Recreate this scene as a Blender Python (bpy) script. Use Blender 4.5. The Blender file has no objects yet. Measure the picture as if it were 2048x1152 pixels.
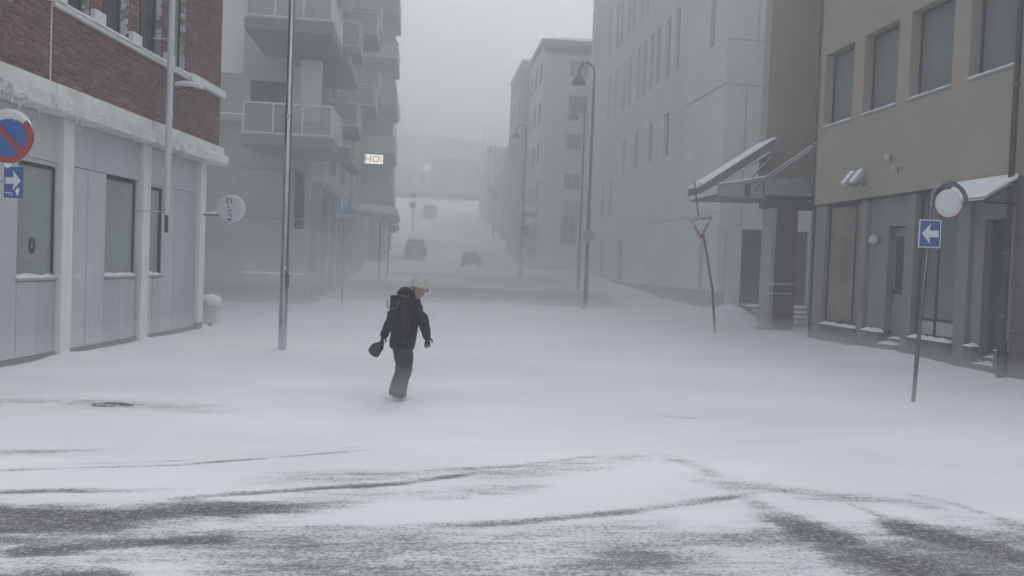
import bpy, bmesh, math, random
import numpy as np
from mathutils import Matrix, Vector

random.seed(7)
S = bpy.context.scene
COL = S.collection
rad = math.radians

# ------------------------------------------------------------------ camera
CAM_H, YAW, PITCH, ROLL, FPX = 1.85, rad(6.62), rad(1.62), rad(2.15), 1600.0
cd = bpy.data.cameras.new('camera'); cam = bpy.data.objects.new('camera', cd); COL.objects.link(cam)
cd.sensor_width = 36.0; cd.lens = 36.0 * FPX / 2048.0; cd.clip_start = 0.05; cd.clip_end = 2000
CAM_M = Matrix.Rotation(-YAW, 4, 'Z') @ Matrix.Rotation(math.pi/2 - PITCH, 4, 'X') @ Matrix.Rotation(ROLL, 4, 'Z')
cam.matrix_world = Matrix.Translation((0, 0, CAM_H)) @ CAM_M
S.camera = cam

# ------------------------------------------------------------------ sky and sun (overcast snowstorm)
w = bpy.data.worlds.new('World'); S.world = w; w.use_nodes = True
nt = w.node_tree; nt.nodes.clear()
sky = nt.nodes.new('ShaderNodeTexSky'); sky.sky_type = 'NISHITA'; sky.sun_disc = False
sky.sun_elevation = rad(48); sky.sun_rotation = rad(20); sky.dust_density = 4.0; sky.air_density = 1.0; sky.ozone_density = 1.0
hs = nt.nodes.new('ShaderNodeHueSaturation'); hs.inputs['Saturation'].default_value = 0.26
bg = nt.nodes.new('ShaderNodeBackground'); bg.inputs['Strength'].default_value = 0.14
ow = nt.nodes.new('ShaderNodeOutputWorld')
nt.links.new(sky.outputs[0], hs.inputs['Color']); nt.links.new(hs.outputs[0], bg.inputs[0]); nt.links.new(bg.outputs[0], ow.inputs[0])
sd = bpy.data.lights.new('sun', 'SUN'); sd.energy = 0.7; sd.angle = rad(40); sd.color = (1.0, 0.97, 0.94)
sun = bpy.data.objects.new('sun', sd); COL.objects.link(sun)
_el, _rot = rad(48), rad(20)
sdir = Vector((math.sin(_rot)*math.cos(_el), math.cos(_rot)*math.cos(_el), math.sin(_el)))
sun.rotation_euler = sdir.to_track_quat('Z', 'Y').to_euler()

S.view_settings.view_transform = 'Standard'; S.view_settings.look = 'None'
S.view_settings.exposure = 0.80; S.view_settings.gamma = 1.0; S.view_settings.use_curve_mapping = False
cy = S.cycles
cy.max_bounces = 8; cy.diffuse_bounces = 3; cy.glossy_bounces = 2; cy.transmission_bounces = 4; cy.volume_bounces = 3
cy.transparent_max_bounces = 8; cy.volume_step_rate = 4.0; cy.volume_max_steps = 128
cy.use_denoising = True
cy.sample_clamp_indirect = 4.0

FOG_DENSITY = 0.0078

# ------------------------------------------------------------------ materials
def nodes_mat(name):
    m = bpy.data.materials.new(name); m.use_nodes = True
    t = m.node_tree; b = t.nodes.get('Principled BSDF')
    return m, t, b

def mat(name, col, rough=0.7, var=0.12, scale=3.0, bump=0.15, bscale=40.0, metal=0.0, spec=0.4, snow=0.0, snow_scale=18.0,
        streak=0.0, rnd=0.0, dirt=0.0):
    m, t, b = nodes_mat(name); N, L = t.nodes, t.links
    tc = N.new('ShaderNodeTexCoord')
    nz = N.new('ShaderNodeTexNoise'); nz.inputs['Scale'].default_value = scale; nz.inputs['Detail'].default_value = 6
    L.new(tc.outputs['Object'], nz.inputs['Vector'])
    hsv = N.new('ShaderNodeHueSaturation'); hsv.inputs['Color'].default_value = (*col, 1)
    mr = N.new('ShaderNodeMapRange'); mr.inputs['From Min'].default_value = 0.3; mr.inputs['From Max'].default_value = 0.7
    mr.inputs['To Min'].default_value = 1 - var; mr.inputs['To Max'].default_value = 1 + var
    L.new(nz.outputs['Fac'], mr.inputs['Value'])
    val = mr.outputs[0]
    if streak > 0:
        mp = N.new('ShaderNodeMapping'); mp.inputs['Scale'].default_value = (5, 5, 0.25)
        n2 = N.new('ShaderNodeTexNoise'); n2.inputs['Scale'].default_value = 2.0; n2.inputs['Detail'].default_value = 4
        L.new(tc.outputs['Object'], mp.inputs[0]); L.new(mp.outputs[0], n2.inputs['Vector'])
        m2 = N.new('ShaderNodeMapRange'); m2.inputs['From Min'].default_value = 0.35; m2.inputs['From Max'].default_value = 0.65
        m2.inputs['To Min'].default_value = 1 - streak; m2.inputs['To Max'].default_value = 1 + streak
        L.new(n2.outputs['Fac'], m2.inputs['Value'])
        mu = N.new('ShaderNodeMath'); mu.operation = 'MULTIPLY'; L.new(val, mu.inputs[0]); L.new(m2.outputs[0], mu.inputs[1]); val = mu.outputs[0]
    if rnd > 0:
        oi = N.new('ShaderNodeObjectInfo')
        m3 = N.new('ShaderNodeMapRange'); m3.inputs['To Min'].default_value = 1 - rnd; m3.inputs['To Max'].default_value = 1 + rnd
        L.new(oi.outputs['Random'], m3.inputs['Value'])
        mu = N.new('ShaderNodeMath'); mu.operation = 'MULTIPLY'; L.new(val, mu.inputs[0]); L.new(m3.outputs[0], mu.inputs[1]); val = mu.outputs[0]
    L.new(val, hsv.inputs['Value'])
    cout = hsv.outputs[0]
    if dirt > 0:
        n4 = N.new('ShaderNodeTexNoise'); n4.inputs['Scale'].default_value = 2.3; n4.inputs['Detail'].default_value = 9; n4.inputs['Roughness'].default_value = 0.75
        L.new(tc.outputs['Object'], n4.inputs['Vector'])
        r4 = N.new('ShaderNodeMapRange'); r4.inputs['From Min'].default_value = 0.55; r4.inputs['From Max'].default_value = 0.72; r4.inputs['To Max'].default_value = dirt
        L.new(n4.outputs['Fac'], r4.inputs['Value'])
        mx = N.new('ShaderNodeMix'); mx.data_type = 'RGBA'; mx.inputs['B'].default_value = (0.08, 0.08, 0.075, 1)
        L.new(r4.outputs[0], mx.inputs['Factor']); L.new(cout, mx.inputs['A']); cout = mx.outputs['Result']
    if snow > 0:   # wind-packed snow stuck to the surface, in spots of its own shape
        n5 = N.new('ShaderNodeTexNoise'); n5.inputs['Scale'].default_value = snow_scale; n5.inputs['Detail'].default_value = 5; n5.inputs['Roughness'].default_value = 0.7
        L.new(tc.outputs['Object'], n5.inputs['Vector'])
        n6 = N.new('ShaderNodeTexNoise'); n6.inputs['Scale'].default_value = 0.6
        L.new(tc.outputs['Object'], n6.inputs['Vector'])
        ad = N.new('ShaderNodeMath'); ad.operation = 'MULTIPLY_ADD'; ad.inputs[1].default_value = 0.4
        L.new(n6.outputs['Fac'], ad.inputs[0]); L.new(n5.outputs['Fac'], ad.inputs[2])
        r5 = N.new('ShaderNodeMapRange'); r5.inputs['From Min'].default_value = 0.98 - snow*0.4; r5.inputs['From Max'].default_value = 1.06 - snow*0.4
        r5.inputs['To Max'].default_value = 0.9
        L.new(ad.outputs[0], r5.inputs['Value'])
        mx = N.new('ShaderNodeMix'); mx.data_type = 'RGBA'; mx.inputs['B'].default_value = (0.74, 0.77, 0.8, 1)
        L.new(r5.outputs[0], mx.inputs['Factor']); L.new(cout, mx.inputs['A']); cout = mx.outputs['Result']
    L.new(cout, b.inputs['Base Color'])
    b.inputs['Roughness'].default_value = rough; b.inputs['Metallic'].default_value = metal; b.inputs['Specular IOR Level'].default_value = spec
    if bump > 0:
        nb = N.new('ShaderNodeTexNoise'); nb.inputs['Scale'].default_value = bscale; nb.inputs['Detail'].default_value = 4
        L.new(tc.outputs['Object'], nb.inputs['Vector'])
        bp = N.new('ShaderNodeBump'); bp.inputs['Strength'].default_value = bump; bp.inputs['Distance'].default_value = 0.02
        L.new(nb.outputs['Fac'], bp.inputs['Height']); L.new(bp.outputs[0], b.inputs['Normal'])
    return m

def emis(name, col, st):
    m, t, b = nodes_mat(name)
    b.inputs['Base Color'].default_value = (*col, 1); b.inputs['Emission Color'].default_value = (*col, 1); b.inputs['Emission Strength'].default_value = st
    return m

M = dict(
    brick=mat('brick_red', (0.175, 0.093, 0.089), 0.85, 0.25, 9, 0.4, 60, rnd=0.3, snow=0.2, snow_scale=9),
    mortar=mat('mortar', (0.36, 0.32, 0.315), 0.9, 0.3, 6, 0.4, 40, snow=0.75, snow_scale=6),
    concrete=mat('white_concrete', (0.70, 0.72, 0.69), 0.8, 0.1, 2, 0.25, 30, dirt=0.25),
    icy=mat('stained_concrete', (0.64, 0.66, 0.64), 0.7, 0.18, 3, 0.6, 12, dirt=0.95, snow=0.5, snow_scale=5),
    panel=mat('metal_panel', (0.47, 0.49, 0.515), 0.55, 0.05, 1.2, 0.05, 10, streak=0.03, snow=0.3, snow_scale=3, rnd=0.12, spec=0.5),
    column=mat('painted_column', (0.74, 0.77, 0.74), 0.6, 0.06, 2, 0.1, 20, streak=0.05),
    plinth=mat('dark_plinth', (0.07, 0.07, 0.075), 0.9, 0.3, 5, 0.4, 30, snow=0.3),
    glass=mat('window_glass', (0.27, 0.31, 0.30), 0.12, 0.20, 0.6, 0.0, spec=0.6),  # broad tone variation painted in for reflections and curtains
    glass_dark=mat('dark_window_glass', (0.04, 0.048, 0.055), 0.10, 0.2, 0.7, 0.0, spec=0.6),
    glass_blue=mat('blue_window_glass', (0.155, 0.175, 0.18), 0.18, 0.22, 0.5, 0.0, spec=0.55),  # uneven tone stands in for reflections and curtains on the panes
    frame=mat('dark_window_frame', (0.05, 0.05, 0.055), 0.5, 0.1, 4, 0.0),
    frame_light=mat('light_window_frame', (0.35, 0.36, 0.37), 0.5, 0.08, 4, 0.0),
    snow=mat('packed_snow', (0.80, 0.82, 0.85), 0.85, 0.05, 4, 0.5, 14, spec=0.2),
    steel=mat('galvanised_steel', (0.42, 0.43, 0.45), 0.16, 0.15, 5, 0.0, metal=1.0),
    steel_dark=mat('dark_steel', (0.17, 0.175, 0.19), 0.22, 0.15, 5, 0.0, metal=1.0),
    steel_dull=mat('dull_steel', (0.15, 0.155, 0.165), 0.55, 0.2, 5, 0.1, 40, metal=0.5, snow=0.15),
    lamp_grey=mat('lamp_grey_paint', (0.13, 0.14, 0.15), 0.55, 0.1, 5, 0.05, 40),
    pipe_white=mat('white_pipe', (0.58, 0.6, 0.6), 0.5, 0.06, 4, 0.05, 40, snow=0.3),
    dark=mat('dark_metal', (0.045, 0.046, 0.05), 0.5, 0.15, 5, 0.05, 40),
    brown=mat('tan_render', (0.335, 0.298, 0.258), 0.9, 0.06, 0.5, 0.25, 90, streak=0.012),
    brown_dark=mat('brown_cladding', (0.13, 0.11, 0.11), 0.8, 0.12, 2, 0.2, 30, streak=0.06),
    greygreen=mat('grey_green_cladding', (0.215, 0.217, 0.205), 0.6, 0.08, 2, 0.1, 20, streak=0.04, snow=0.15),
    stone=mat('plinth_stone', (0.13, 0.14, 0.14), 0.9, 0.2, 4, 0.4, 25, snow=0.35, snow_scale=6),
    curtain=mat('reddish_blind', (0.215, 0.165, 0.155), 0.6, 0.3, 1.1, 0.0, spec=0.5),
    pale=mat('pale_render', (0.66, 0.70, 0.68), 0.9, 0.07, 0.4, 0.12, 40, streak=0.03),
    pale_line=mat('pale_panel_joint', (0.40, 0.43, 0.43), 0.9, 0.05, 1, 0.0),
    found=mat('concrete_base', (0.44, 0.46, 0.455), 0.9, 0.1, 2, 0.3, 20, snow=0.35, snow_scale=4),
    aptdark=mat('dark_grey_cladding', (0.35, 0.375, 0.38), 0.75, 0.1, 0.8, 0.1, 20, streak=0.06),
    aptmid=mat('mid_grey_cladding', (0.34, 0.36, 0.37), 0.75, 0.08, 0.8, 0.1, 20, streak=0.06),
    aptpale=mat('pale_grey_cladding', (0.52, 0.55, 0.56), 0.75, 0.06, 0.8, 0.1, 20),
    slab=mat('balcony_concrete', (0.22, 0.23, 0.24), 0.85, 0.1, 2, 0.2, 20),
    rail=mat('pale_railing', (0.62, 0.65, 0.67), 0.5, 0.05, 4, 0.0),
    red=mat('sign_red', (0.36, 0.03, 0.04), 0.45, 0.1, 6, 0.0, spec=0.4),
    blue=mat('sign_blue', (0.012, 0.10, 0.34), 0.45, 0.1, 6, 0.0, spec=0.4),
    blue2=mat('sign_navy', (0.045, 0.095, 0.27), 0.45, 0.1, 6, 0.0, spec=0.4),
    white=mat('sign_white', (0.58, 0.60, 0.64), 0.5, 0.06, 6, 0.0, spec=0.4),
    sign_snow=mat('snow_on_sign', (0.62, 0.63, 0.65), 0.9, 0.05, 9, 0.3, 30),
    black=mat('black_cloth', (0.010, 0.012, 0.018), 0.85, 0.25, 8, 0.3, 60),
    pack=mat('backpack_nylon', (0.007, 0.008, 0.012), 0.6, 0.25, 10, 0.2, 80),
    trouser=mat('grey_trousers', (0.050, 0.057, 0.060), 0.9, 0.2, 8, 0.3, 50),
    beanie=mat('beige_knit', (0.50, 0.48, 0.45), 0.95, 0.12, 30, 0.6, 120),
    skin=mat('skin', (0.33, 0.23, 0.20), 0.6, 0.05, 10, 0.0),
    boot=mat('boot_leather', (0.05, 0.045, 0.04), 0.7, 0.2, 10, 0.2, 50, snow=0.9, snow_scale=30),
    webbing=mat('grey_webbing', (0.15, 0.16, 0.17), 0.7, 0.1, 20, 0.0),
    bagcloth=mat('dark_grey_bag_cloth', (0.035, 0.038, 0.042), 0.7, 0.3, 12, 0.3, 50),
    car_grey=mat('grey_car_paint', (0.14, 0.15, 0.16), 0.4, 0.1, 3, 0.0, snow=0.5, snow_scale=3),
    car_red=mat('hazed_red_car_paint', (0.20, 0.16, 0.15), 0.4, 0.1, 3, 0.0, snow=0.5, snow_scale=3),  # red greyed so the haze of blowing snow sits in the colour
    rubber=mat('rubber', (0.03, 0.03, 0.03), 0.9, 0.1, 8, 0.2, 40, snow=0.4),
    lens=mat('lamp_lens', (0.42, 0.44, 0.46), 0.3, 0.05, 5, 0.0),
    rock=mat('grit', (0.09, 0.08, 0.07), 0.95, 0.4, 20, 0.6, 50, snow=0.5, snow_scale=14),
    scrub=mat('bare_scrub', (0.10, 0.10, 0.095), 0.95, 0.4, 0.08, 0.4, 2, snow=0.45, snow_scale=0.12),
    wood=mat('bare_wood', (0.06, 0.055, 0.05), 0.95, 0.2, 4, 0.2, 20),
    hotel=emis('lit_sign_panel', (1.0, 0.93, 0.78), 0.7),
    lit=emis('far_lamp_glow', (1.0, 0.98, 0.95), 0.45),
)

def glass_clear(name, col, alpha):
    m, t, b = nodes_mat(name); b.inputs['Base Color'].default_value = (*col, 1)
    b.inputs['Roughness'].default_value = 0.15; b.inputs['Alpha'].default_value = alpha
    return m
M['balglass'] = glass_clear('frosted_balcony_glass', (0.36, 0.42, 0.42), 0.45)
M['snowglass'] = glass_clear('snow_covered_glass', (0.8, 0.83, 0.86), 0.97)

# ------------------------------------------------------------------ object helpers
FR = {}
def link(o, parent=None):
    COL.objects.link(o)
    if parent is not None:
        o.parent = parent
    return o

def tag(o, label=None, cat=None, group=None, kind=None):
    if label: o['label'] = label
    if cat: o['category'] = cat
    if group: o['group'] = group
    if kind: o['kind'] = kind
    return o

def thing(name, label, cat, loc=(0, 0, 0), rz=0.0, group=None, kind=None):
    o = bpy.data.objects.new(name, None); o.empty_display_size = 0.3
    o.location = loc; o.rotation_euler = (0, 0, rz); link(o)
    tag(o, label, cat, group, kind)
    return o

def root_inv(p):
    while p.parent is not None:
        p = p.parent
    return (Matrix.Translation(p.location) @ Matrix.Rotation(p.rotation_euler[2], 4, 'Z')).inverted()

class MB:
    def __init__(s): s.v = []; s.f = []
    def add(s, vs, fs):
        k = len(s.v); s.v += [tuple(v) for v in vs]; s.f += [tuple(i + k for i in f) for f in fs]; return s
    def box(s, a, b):
        x0, x1 = sorted((a[0], b[0])); y0, y1 = sorted((a[1], b[1])); z0, z1 = sorted((a[2], b[2]))
        return s.add([(x0,y0,z0),(x1,y0,z0),(x1,y1,z0),(x0,y1,z0),(x0,y0,z1),(x1,y0,z1),(x1,y1,z1),(x0,y1,z1)],
                     [(0,3,2,1),(4,5,6,7),(0,1,5,4),(1,2,6,5),(2,3,7,6),(3,0,4,7)])
    def hexa(s, p):   # 8 points: bottom 4, top 4
        return s.add(p, [(0,3,2,1),(4,5,6,7),(0,1,5,4),(1,2,6,5),(2,3,7,6),(3,0,4,7)])
    def tube(s, pts, r, n=12, caps=True):
        pts = [Vector(p) for p in pts]; rs = r if isinstance(r, (list, tuple)) else [r]*len(pts)
        vs = []; up = None
        for i, p in enumerate(pts):
            d = (pts[min(i+1, len(pts)-1)] - pts[max(i-1, 0)]).normalized()
            if up is None:
                up = Vector((1, 0, 0)) if abs(d.x) < 0.8 else Vector((0, 1, 0))
            a = (up - d*up.dot(d)).normalized(); b = d.cross(a); up = a
            for k in range(n):
                t = 2*math.pi*k/n; vs.append(p + (a*math.cos(t) + b*math.sin(t))*rs[i])
        fs = []
        for i in range(len(pts)-1):
            for k in range(n):
                fs.append((i*n+k, i*n+(k+1) % n, (i+1)*n+(k+1) % n, (i+1)*n+k))
        if caps:
            fs.append(tuple(range(n-1, -1, -1))); fs.append(tuple((len(pts)-1)*n+k for k in range(n)))
        return s.add(vs, fs)
    def prism(s, poly, axis, a, b):   # poly of 2-tuples in the other two axes
        n = len(poly)
        def mk(p, t):
            return {'x': (t, p[0], p[1]), 'y': (p[0], t, p[1]), 'z': (p[0], p[1], t)}[axis]
        vs = [mk(p, a) for p in poly] + [mk(p, b) for p in poly]
        fs = [tuple(range(n)), tuple(range(2*n-1, n-1, -1))] + [(i, n+i, n+(i+1) % n, (i+1) % n) for i in range(n)]
        return s.add(vs, fs)
    def lathe(s, prof, n=20, c=(0, 0, 0)):   # prof: (r, z)
        vs = [(c[0]+r*math.cos(2*math.pi*k/n), c[1]+r*math.sin(2*math.pi*k/n), c[2]+z) for r, z in prof for k in range(n)]
        fs = [(i*n+k, i*n+(k+1) % n, (i+1)*n+(k+1) % n, (i+1)*n+k) for i in range(len(prof)-1) for k in range(n)]
        fs += [tuple(range(n-1, -1, -1)), tuple((len(prof)-1)*n+k for k in range(n))]
        return s.add(vs, fs)
    def disc(s, c, r, n_dir, th, n=40, ry=None):   # a thick round plate facing n_dir
        nd = Vector(n_dir).normalized(); a = Vector((0, 0, 1)).cross(nd).normalized(); b = nd.cross(a)
        c = Vector(c); ry = ry or r; vs = []
        for o_ in (-th/2, th/2):
            vs += [c + nd*o_ + a*(r*math.cos(2*math.pi*k/n)) + b*(ry*math.sin(2*math.pi*k/n)) for k in range(n)]
        fs = [tuple(range(n-1, -1, -1)), tuple(range(n, 2*n))] + [(k, (k+1) % n, n+(k+1) % n, n+k) for k in range(n)]
        return s.add(vs, fs)
    def build(s, name, m, parent=None, world=False, bevel=0.0, smooth=False, jitter=0.0):
        vs = s.v
        if world and parent is not None:
            inv = root_inv(parent); vs = [inv @ Vector(v) for v in vs]
        if jitter:
            vs = [(v[0]+random.uniform(-jitter, jitter), v[1]+random.uniform(-jitter, jitter), v[2]+random.uniform(-jitter, jitter)) for v in vs]
        me = bpy.data.meshes.new(name); me.from_pydata([tuple(v) for v in vs], [], s.f); me.materials.append(m if not isinstance(m, str) else M[m])
        bm = bmesh.new(); bm.from_mesh(me); bmesh.ops.recalc_face_normals(bm, faces=bm.faces); bm.to_mesh(me); bm.free()
        if smooth:
            for p in me.polygons: p.use_smooth = True
            try: me.set_sharp_from_angle(angle=rad(40))
            except Exception: pass
        o = bpy.data.objects.new(name, me); link(o, parent)
        if bevel > 0:
            bv = o.modifiers.new('bevel', 'BEVEL'); bv.width = bevel; bv.segments = 2; bv.limit_method = 'ANGLE'
        return o

# walls: u along the wall, z up, n out of the wall
WL = lambda u, z, n: (n, u, z)          # faces +x
WR = lambda u, z, n: (-n, u, z)         # faces -x
WF = lambda u, z, n: (u, -n, z)         # faces -y (towards the camera)
def wb(mb, W, u0, u1, z0, z1, n0, n1): return mb.box(W(u0, z0, n0), W(u1, z1, n1))

def wall_with_holes(mb, W, u0, u1, z0, z1, holes, n0, n1):
    us = sorted({u0, u1, *[h for H in holes for h in H[:2] if u0 < h < u1]}); zs = sorted({z0, z1, *[h for H in holes for h in H[2:4] if z0 < h < z1]})
    for j in range(len(zs)-1):
        run = None
        for i in range(len(us)-1):
            cu, cz = (us[i]+us[i+1])/2, (zs[j]+zs[j+1])/2
            inside = any(h[0] < cu < h[1] and h[2] < cz < h[3] for h in holes)
            if not inside: run = (run[0] if run else us[i], us[i+1])
            if (inside or i == len(us)-2) and run:
                wb(mb, W, run[0], run[1], zs[j], zs[j+1], n0, n1); run = None
    return mb

def snow_cap(parent, W, u0, u1, z, n0, n1, h=0.05, name='snow_cap', world=False):
    mb = MB(); k = max(2, int(abs(u1-u0)/0.12)); vs = []; fs = []
    for i in range(k+1):
        u = u0+(u1-u0)*i/k; e = 0.25 if i in (0, k) else 1.0
        hh = h*e*random.uniform(0.65, 1.2); wv = random.uniform(-0.012, 0.012)
        vs += [W(u, z, n0), W(u, z, n1+wv), W(u, z+hh*0.75, n1+wv*0.6-0.005), W(u, z+hh*1.25, n0+(n1-n0)*0.35), W(u, z+hh*1.3, n0)]
    for i in range(k):
        for j in range(5):
            fs.append((i*5+j, i*5+(j+1) % 5, (i+1)*5+(j+1) % 5, (i+1)*5+j))
    fs += [(0, 1, 2, 3, 4), tuple(k*5+j for j in (4, 3, 2, 1, 0))]
    mb.add(vs, fs)
    return mb.build(name, 'snow', parent, world=world, smooth=True)

def window(parent, W, u0, u1, z0, z1, n, glass='glass', frame='frame', fw=0.05, mull=(), trans=(), depth=0.06, sill=None, cap=None, name='window', pane_name='pane'):
    """frame bars as one part, each pane a sub-part"""
    f = MB()
    wb(f, W, u0, u0+fw, z0, z1, n-depth, n); wb(f, W, u1-fw, u1, z0, z1, n-depth, n)
    wb(f, W, u0+fw, u1-fw, z0, z0+fw, n-depth, n-0.002); wb(f, W, u0+fw, u1-fw, z1-fw, z1, n-depth, n-0.002)
    for u in mull: wb(f, W, u-fw/2, u+fw/2, z0+fw, z1-fw, n-depth, n-0.004)
    us = [u0+fw] + [x for u in sorted(mull) for x in (u-fw/2, u+fw/2)] + [u1-fw]
    for z in trans:
        for i in range(0, len(us), 2): wb(f, W, us[i], us[i+1], z-fw/2, z+fw/2, n-depth, n-0.006)
    fo = f.build(name, frame, parent)
    zs = [z0+fw] + [x for z in sorted(trans) for x in (z-fw/2, z+fw/2)] + [z1-fw]
    for i in range(0, len(us), 2):
        for j in range(0, len(zs), 2):
            wb(MB(), W, us[i], us[i+1], zs[j], zs[j+1], n-depth*0.8, n-depth*0.5).build(pane_name, glass, fo)
    if sill:
        wb(MB(), W, u0-0.03, u1+0.03, z0-0.05, z0-0.003, n-depth, n+sill).build('window_sill', 'frame_light', parent, bevel=0.006)
        if cap: snow_cap(parent, W, u0-0.02, u1+0.02, z0-0.003, n-0.02, n+sill-0.005, cap)
    return fo

def wrap_project(x, y, z):
    v = CAM_M.to_3x3().transposed() @ (Vector((x, y, z)) - Vector((0, 0, CAM_H)))
    return 1024 + FPX*v.x/-v.z, 576 - FPX*v.y/-v.z, -v.z

def text_mesh(body, size, m, parent, loc, rot, name='lettering', extrude=0.004, sx=1.0):
    cu = bpy.data.curves.new(name, 'FONT'); cu.body = body; cu.size = size; cu.align_x = 'CENTER'; cu.align_y = 'CENTER'; cu.extrude = extrude; cu.resolution_u = 3
    t = bpy.data.objects.new(name, cu); COL.objects.link(t)
    dg = bpy.context.evaluated_depsgraph_get(); me = bpy.data.meshes.new_from_object(t.evaluated_get(dg))
    bpy.data.objects.remove(t); me.materials.clear(); me.materials.append(M[m])
    o = bpy.data.objects.new(name, me); link(o, parent); o.location = loc; o.rotation_euler = rot; o.scale = (sx, 1, 1)
    return o

# ------------------------------------------------------------------ noise for the ground
def vnoise(x, y, seed=0):
    xi, yi = np.floor(x).astype(int), np.floor(y).astype(int); xf, yf = x-xi, y-yi
    def hsh(a, b):
        n = (a*374761393 + b*668265263 + seed*1442695041) & 0x7fffffff
        n = (n ^ (n >> 13))*1274126177 & 0x7fffffff
        return ((n ^ (n >> 16)) & 0xffff)/65535.0
    u, v = xf*xf*(3-2*xf), yf*yf*(3-2*yf)
    return (hsh(xi, yi)*(1-u)+hsh(xi+1, yi)*u)*(1-v) + (hsh(xi, yi+1)*(1-u)+hsh(xi+1, yi+1)*u)*v
def fbm(x, y, seed=0, o=4):
    t = 0; a = 0.5
    for i in range(o): t = t+a*vnoise(x*2**i, y*2**i, seed+i*17); a *= 0.5
    return t/(1-0.5**o)

PY = [-60, 32, 40, 50, 61, 63, 66, 72, 80, 100, 112, 135, 150, 165, 200, 260, 400]
PZ = [0, 0, .3, .8, 1.28, 1.5, 1.62, 2.0, 3.1, 6.3, 8.2, 11.6, 13.6, 14.8, 25, 39, 60]
def sstep(a, b, t):
    t = np.clip((t-a)/(b-a), 0, 1); return t*t*(3-2*t)
def ground_z(x, y):
    x = np.asarray(x, float); y = np.asarray(y, float)
    z = np.interp(y, PY, PZ)
    z = z + 0.05*(fbm(x*0.25+3, y*0.5, 5)-0.5) * sstep(9, 14, y) + 0.02*(fbm(x*0.6, y*1.6, 9)-0.5)*sstep(7.5, 9.5, y)
    nl = (x+5.23)*0.9916-(y-20.4)*0.1297
    z = z + 0.13*np.clip(fbm(y*0.9, x*0.3, 23)-0.35, 0, 1)*np.exp(-((nl-0.15)/0.5)**2)*(y < 21)*(y > 5)
    # long wind drifts lying across the side street
    z = z + 0.16*np.exp(-((y-31.0-0.05*x)/1.3)**2)*(sstep(-3, 0, x)*(1-sstep(10, 13, x))*0.5+0.5)
    z = z + 0.20*np.exp(-((y-61.8)/1.6)**2)
    z = z + 0.07*np.exp(-((y-9.0-0.06*(x+2))/0.45)**2)*(1-sstep(0, 3, x))*sstep(-14, -9, x)
    z = z + 0.05*np.exp(-((y-16.0+1.55*(x-3.3))/0.35)**2)*sstep(3.2, 4.5, x)*(1-sstep(5.5, 7, x))
    # banks along the house fronts, thin kerb rise on the pavements
    z = z + 0.24*sstep(10.3, 11.3, x)*sstep(10, 14, y)*(1-sstep(24, 27, y))*fbm(y*0.6, x, 3)
    z = z + 0.35*sstep(10.3, 12.2, x)*sstep(27, 34, y)*(0.5+0.5*fbm(y*0.3, x, 13))
    return z
def gz(x, y): return float(ground_z(x, y))

TRACKS = [
 ([(-8, 10.4), (-5, 10.25), (-3.2, 10.05), (-1.6, 9.75)], .33, .36),  # darker trough: drift shading put into the snow cover mask
 ([(-1.6, 6.75), (-0.3, 6.9), (0.9, 7.05), (2.2, 7.5)], .20, .36),
 ([(-1.2, 6.25), (0.2, 6.4), (1.3, 6.7)], .15, .40),
 ([(2.2, 7.0), (3.4, 6.4), (4.6, 5.9)], .16, .36),
 ([(-9, 7.3), (-4, 7.5), (-2, 7.8)], .16, .28),  # wheel tracks, wind-scoured asphalt strips and painted trough shading: centre line, half width, strength
 ([(-9, 7.6), (-3.7, 7.64), (-3.21, 7.68), (-2.49, 7.9)], .06, .62),
 ([(-9, 6.6), (-3.39, 7.01), (-2.06, 7.22), (-1.06, 7.62), (0.37, 8.2)], .035, .55),
 ([(-3.45, 7.14), (-2.19, 7.35), (-1.25, 7.71), (-0.04, 8.17)], .03, .38),
 ([(-1.43, 6.82), (-0.2, 7.02), (0.91, 7.28), (2.13, 7.86)], .04, .55),
 ([(-9, 5.9), (-3.08, 6.36), (-2.64, 6.43), (-2.17, 6.44), (-1.59, 6.51)], .05, .8),
 ([(-2.06, 6.12), (-1.26, 6.39), (-0.1, 6.7), (0.78, 7.13)], .05, .8),
 ([(-1.1, 5.33), (-0.69, 5.56), (-0.21, 5.55), (0.72, 5.67), (1.63, 5.94), (2.41, 6.23), (3.19, 6.61)], .055, .6),
 ([(2.3, 8.0), (2.5, 7.73), (2.71, 7.28), (2.76, 6.45), (2.80, 5.9), (2.85, 5.34)], .10, .38),
 ([(3.24, 6.73), (3.48, 6.47), (3.6, 6.04), (3.71, 5.67)], .05, .5),
 ([(4.22, 6.48), (4.48, 6.19), (4.59, 5.85), (4.69, 5.61)], .06, .55),
 ([(0.76, 6.88), (1.27, 7.33), (2.0, 7.59), (2.5, 7.73)], .14, .36),
 ([(2.70, 5.95), (2.84, 5.6), (2.98, 5.25), (3.15, 4.9), (3.4, 4.5), (3.8, 3.6)], .17, 1.1),
 ([(2.3, 5.5), (2.8, 5.2), (3.3, 5.0), (3.8, 4.9)], .2, .62),
 ([(3.5, 5.75), (3.8, 5.4), (4.05, 5.1), (4.25, 4.75), (4.5, 4.2)], .15, 1.05),
 ([(-8, 5.9), (-2.86, 5.91), (-2.16, 5.83), (-1.52, 5.94), (-0.83, 6.05), (-0.2, 6.2)], .13, 1.0),
 ([(-7, 5.3), (-2.71, 5.61), (-2.26, 5.66), (-1.79, 5.72), (-1.3, 5.77)], .15, .95),
 ([(-2.6, 5.1), (-1.81, 5.23), (-1.56, 5.3), (-1.0, 5.33)], .09, .85),
 ([(-3.0, 4.5), (-2.2, 4.7), (-1.5, 4.72)], .12, .7),
 ([(-4.4, 10.2), (-3.6, 10.15), (-2.9, 9.95), (-2.4, 9.8)], .20, .42),
 ([(3.0, 9.9), (3.4, 9.8), (3.7, 9.8)], .05, .5),
]
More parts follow.
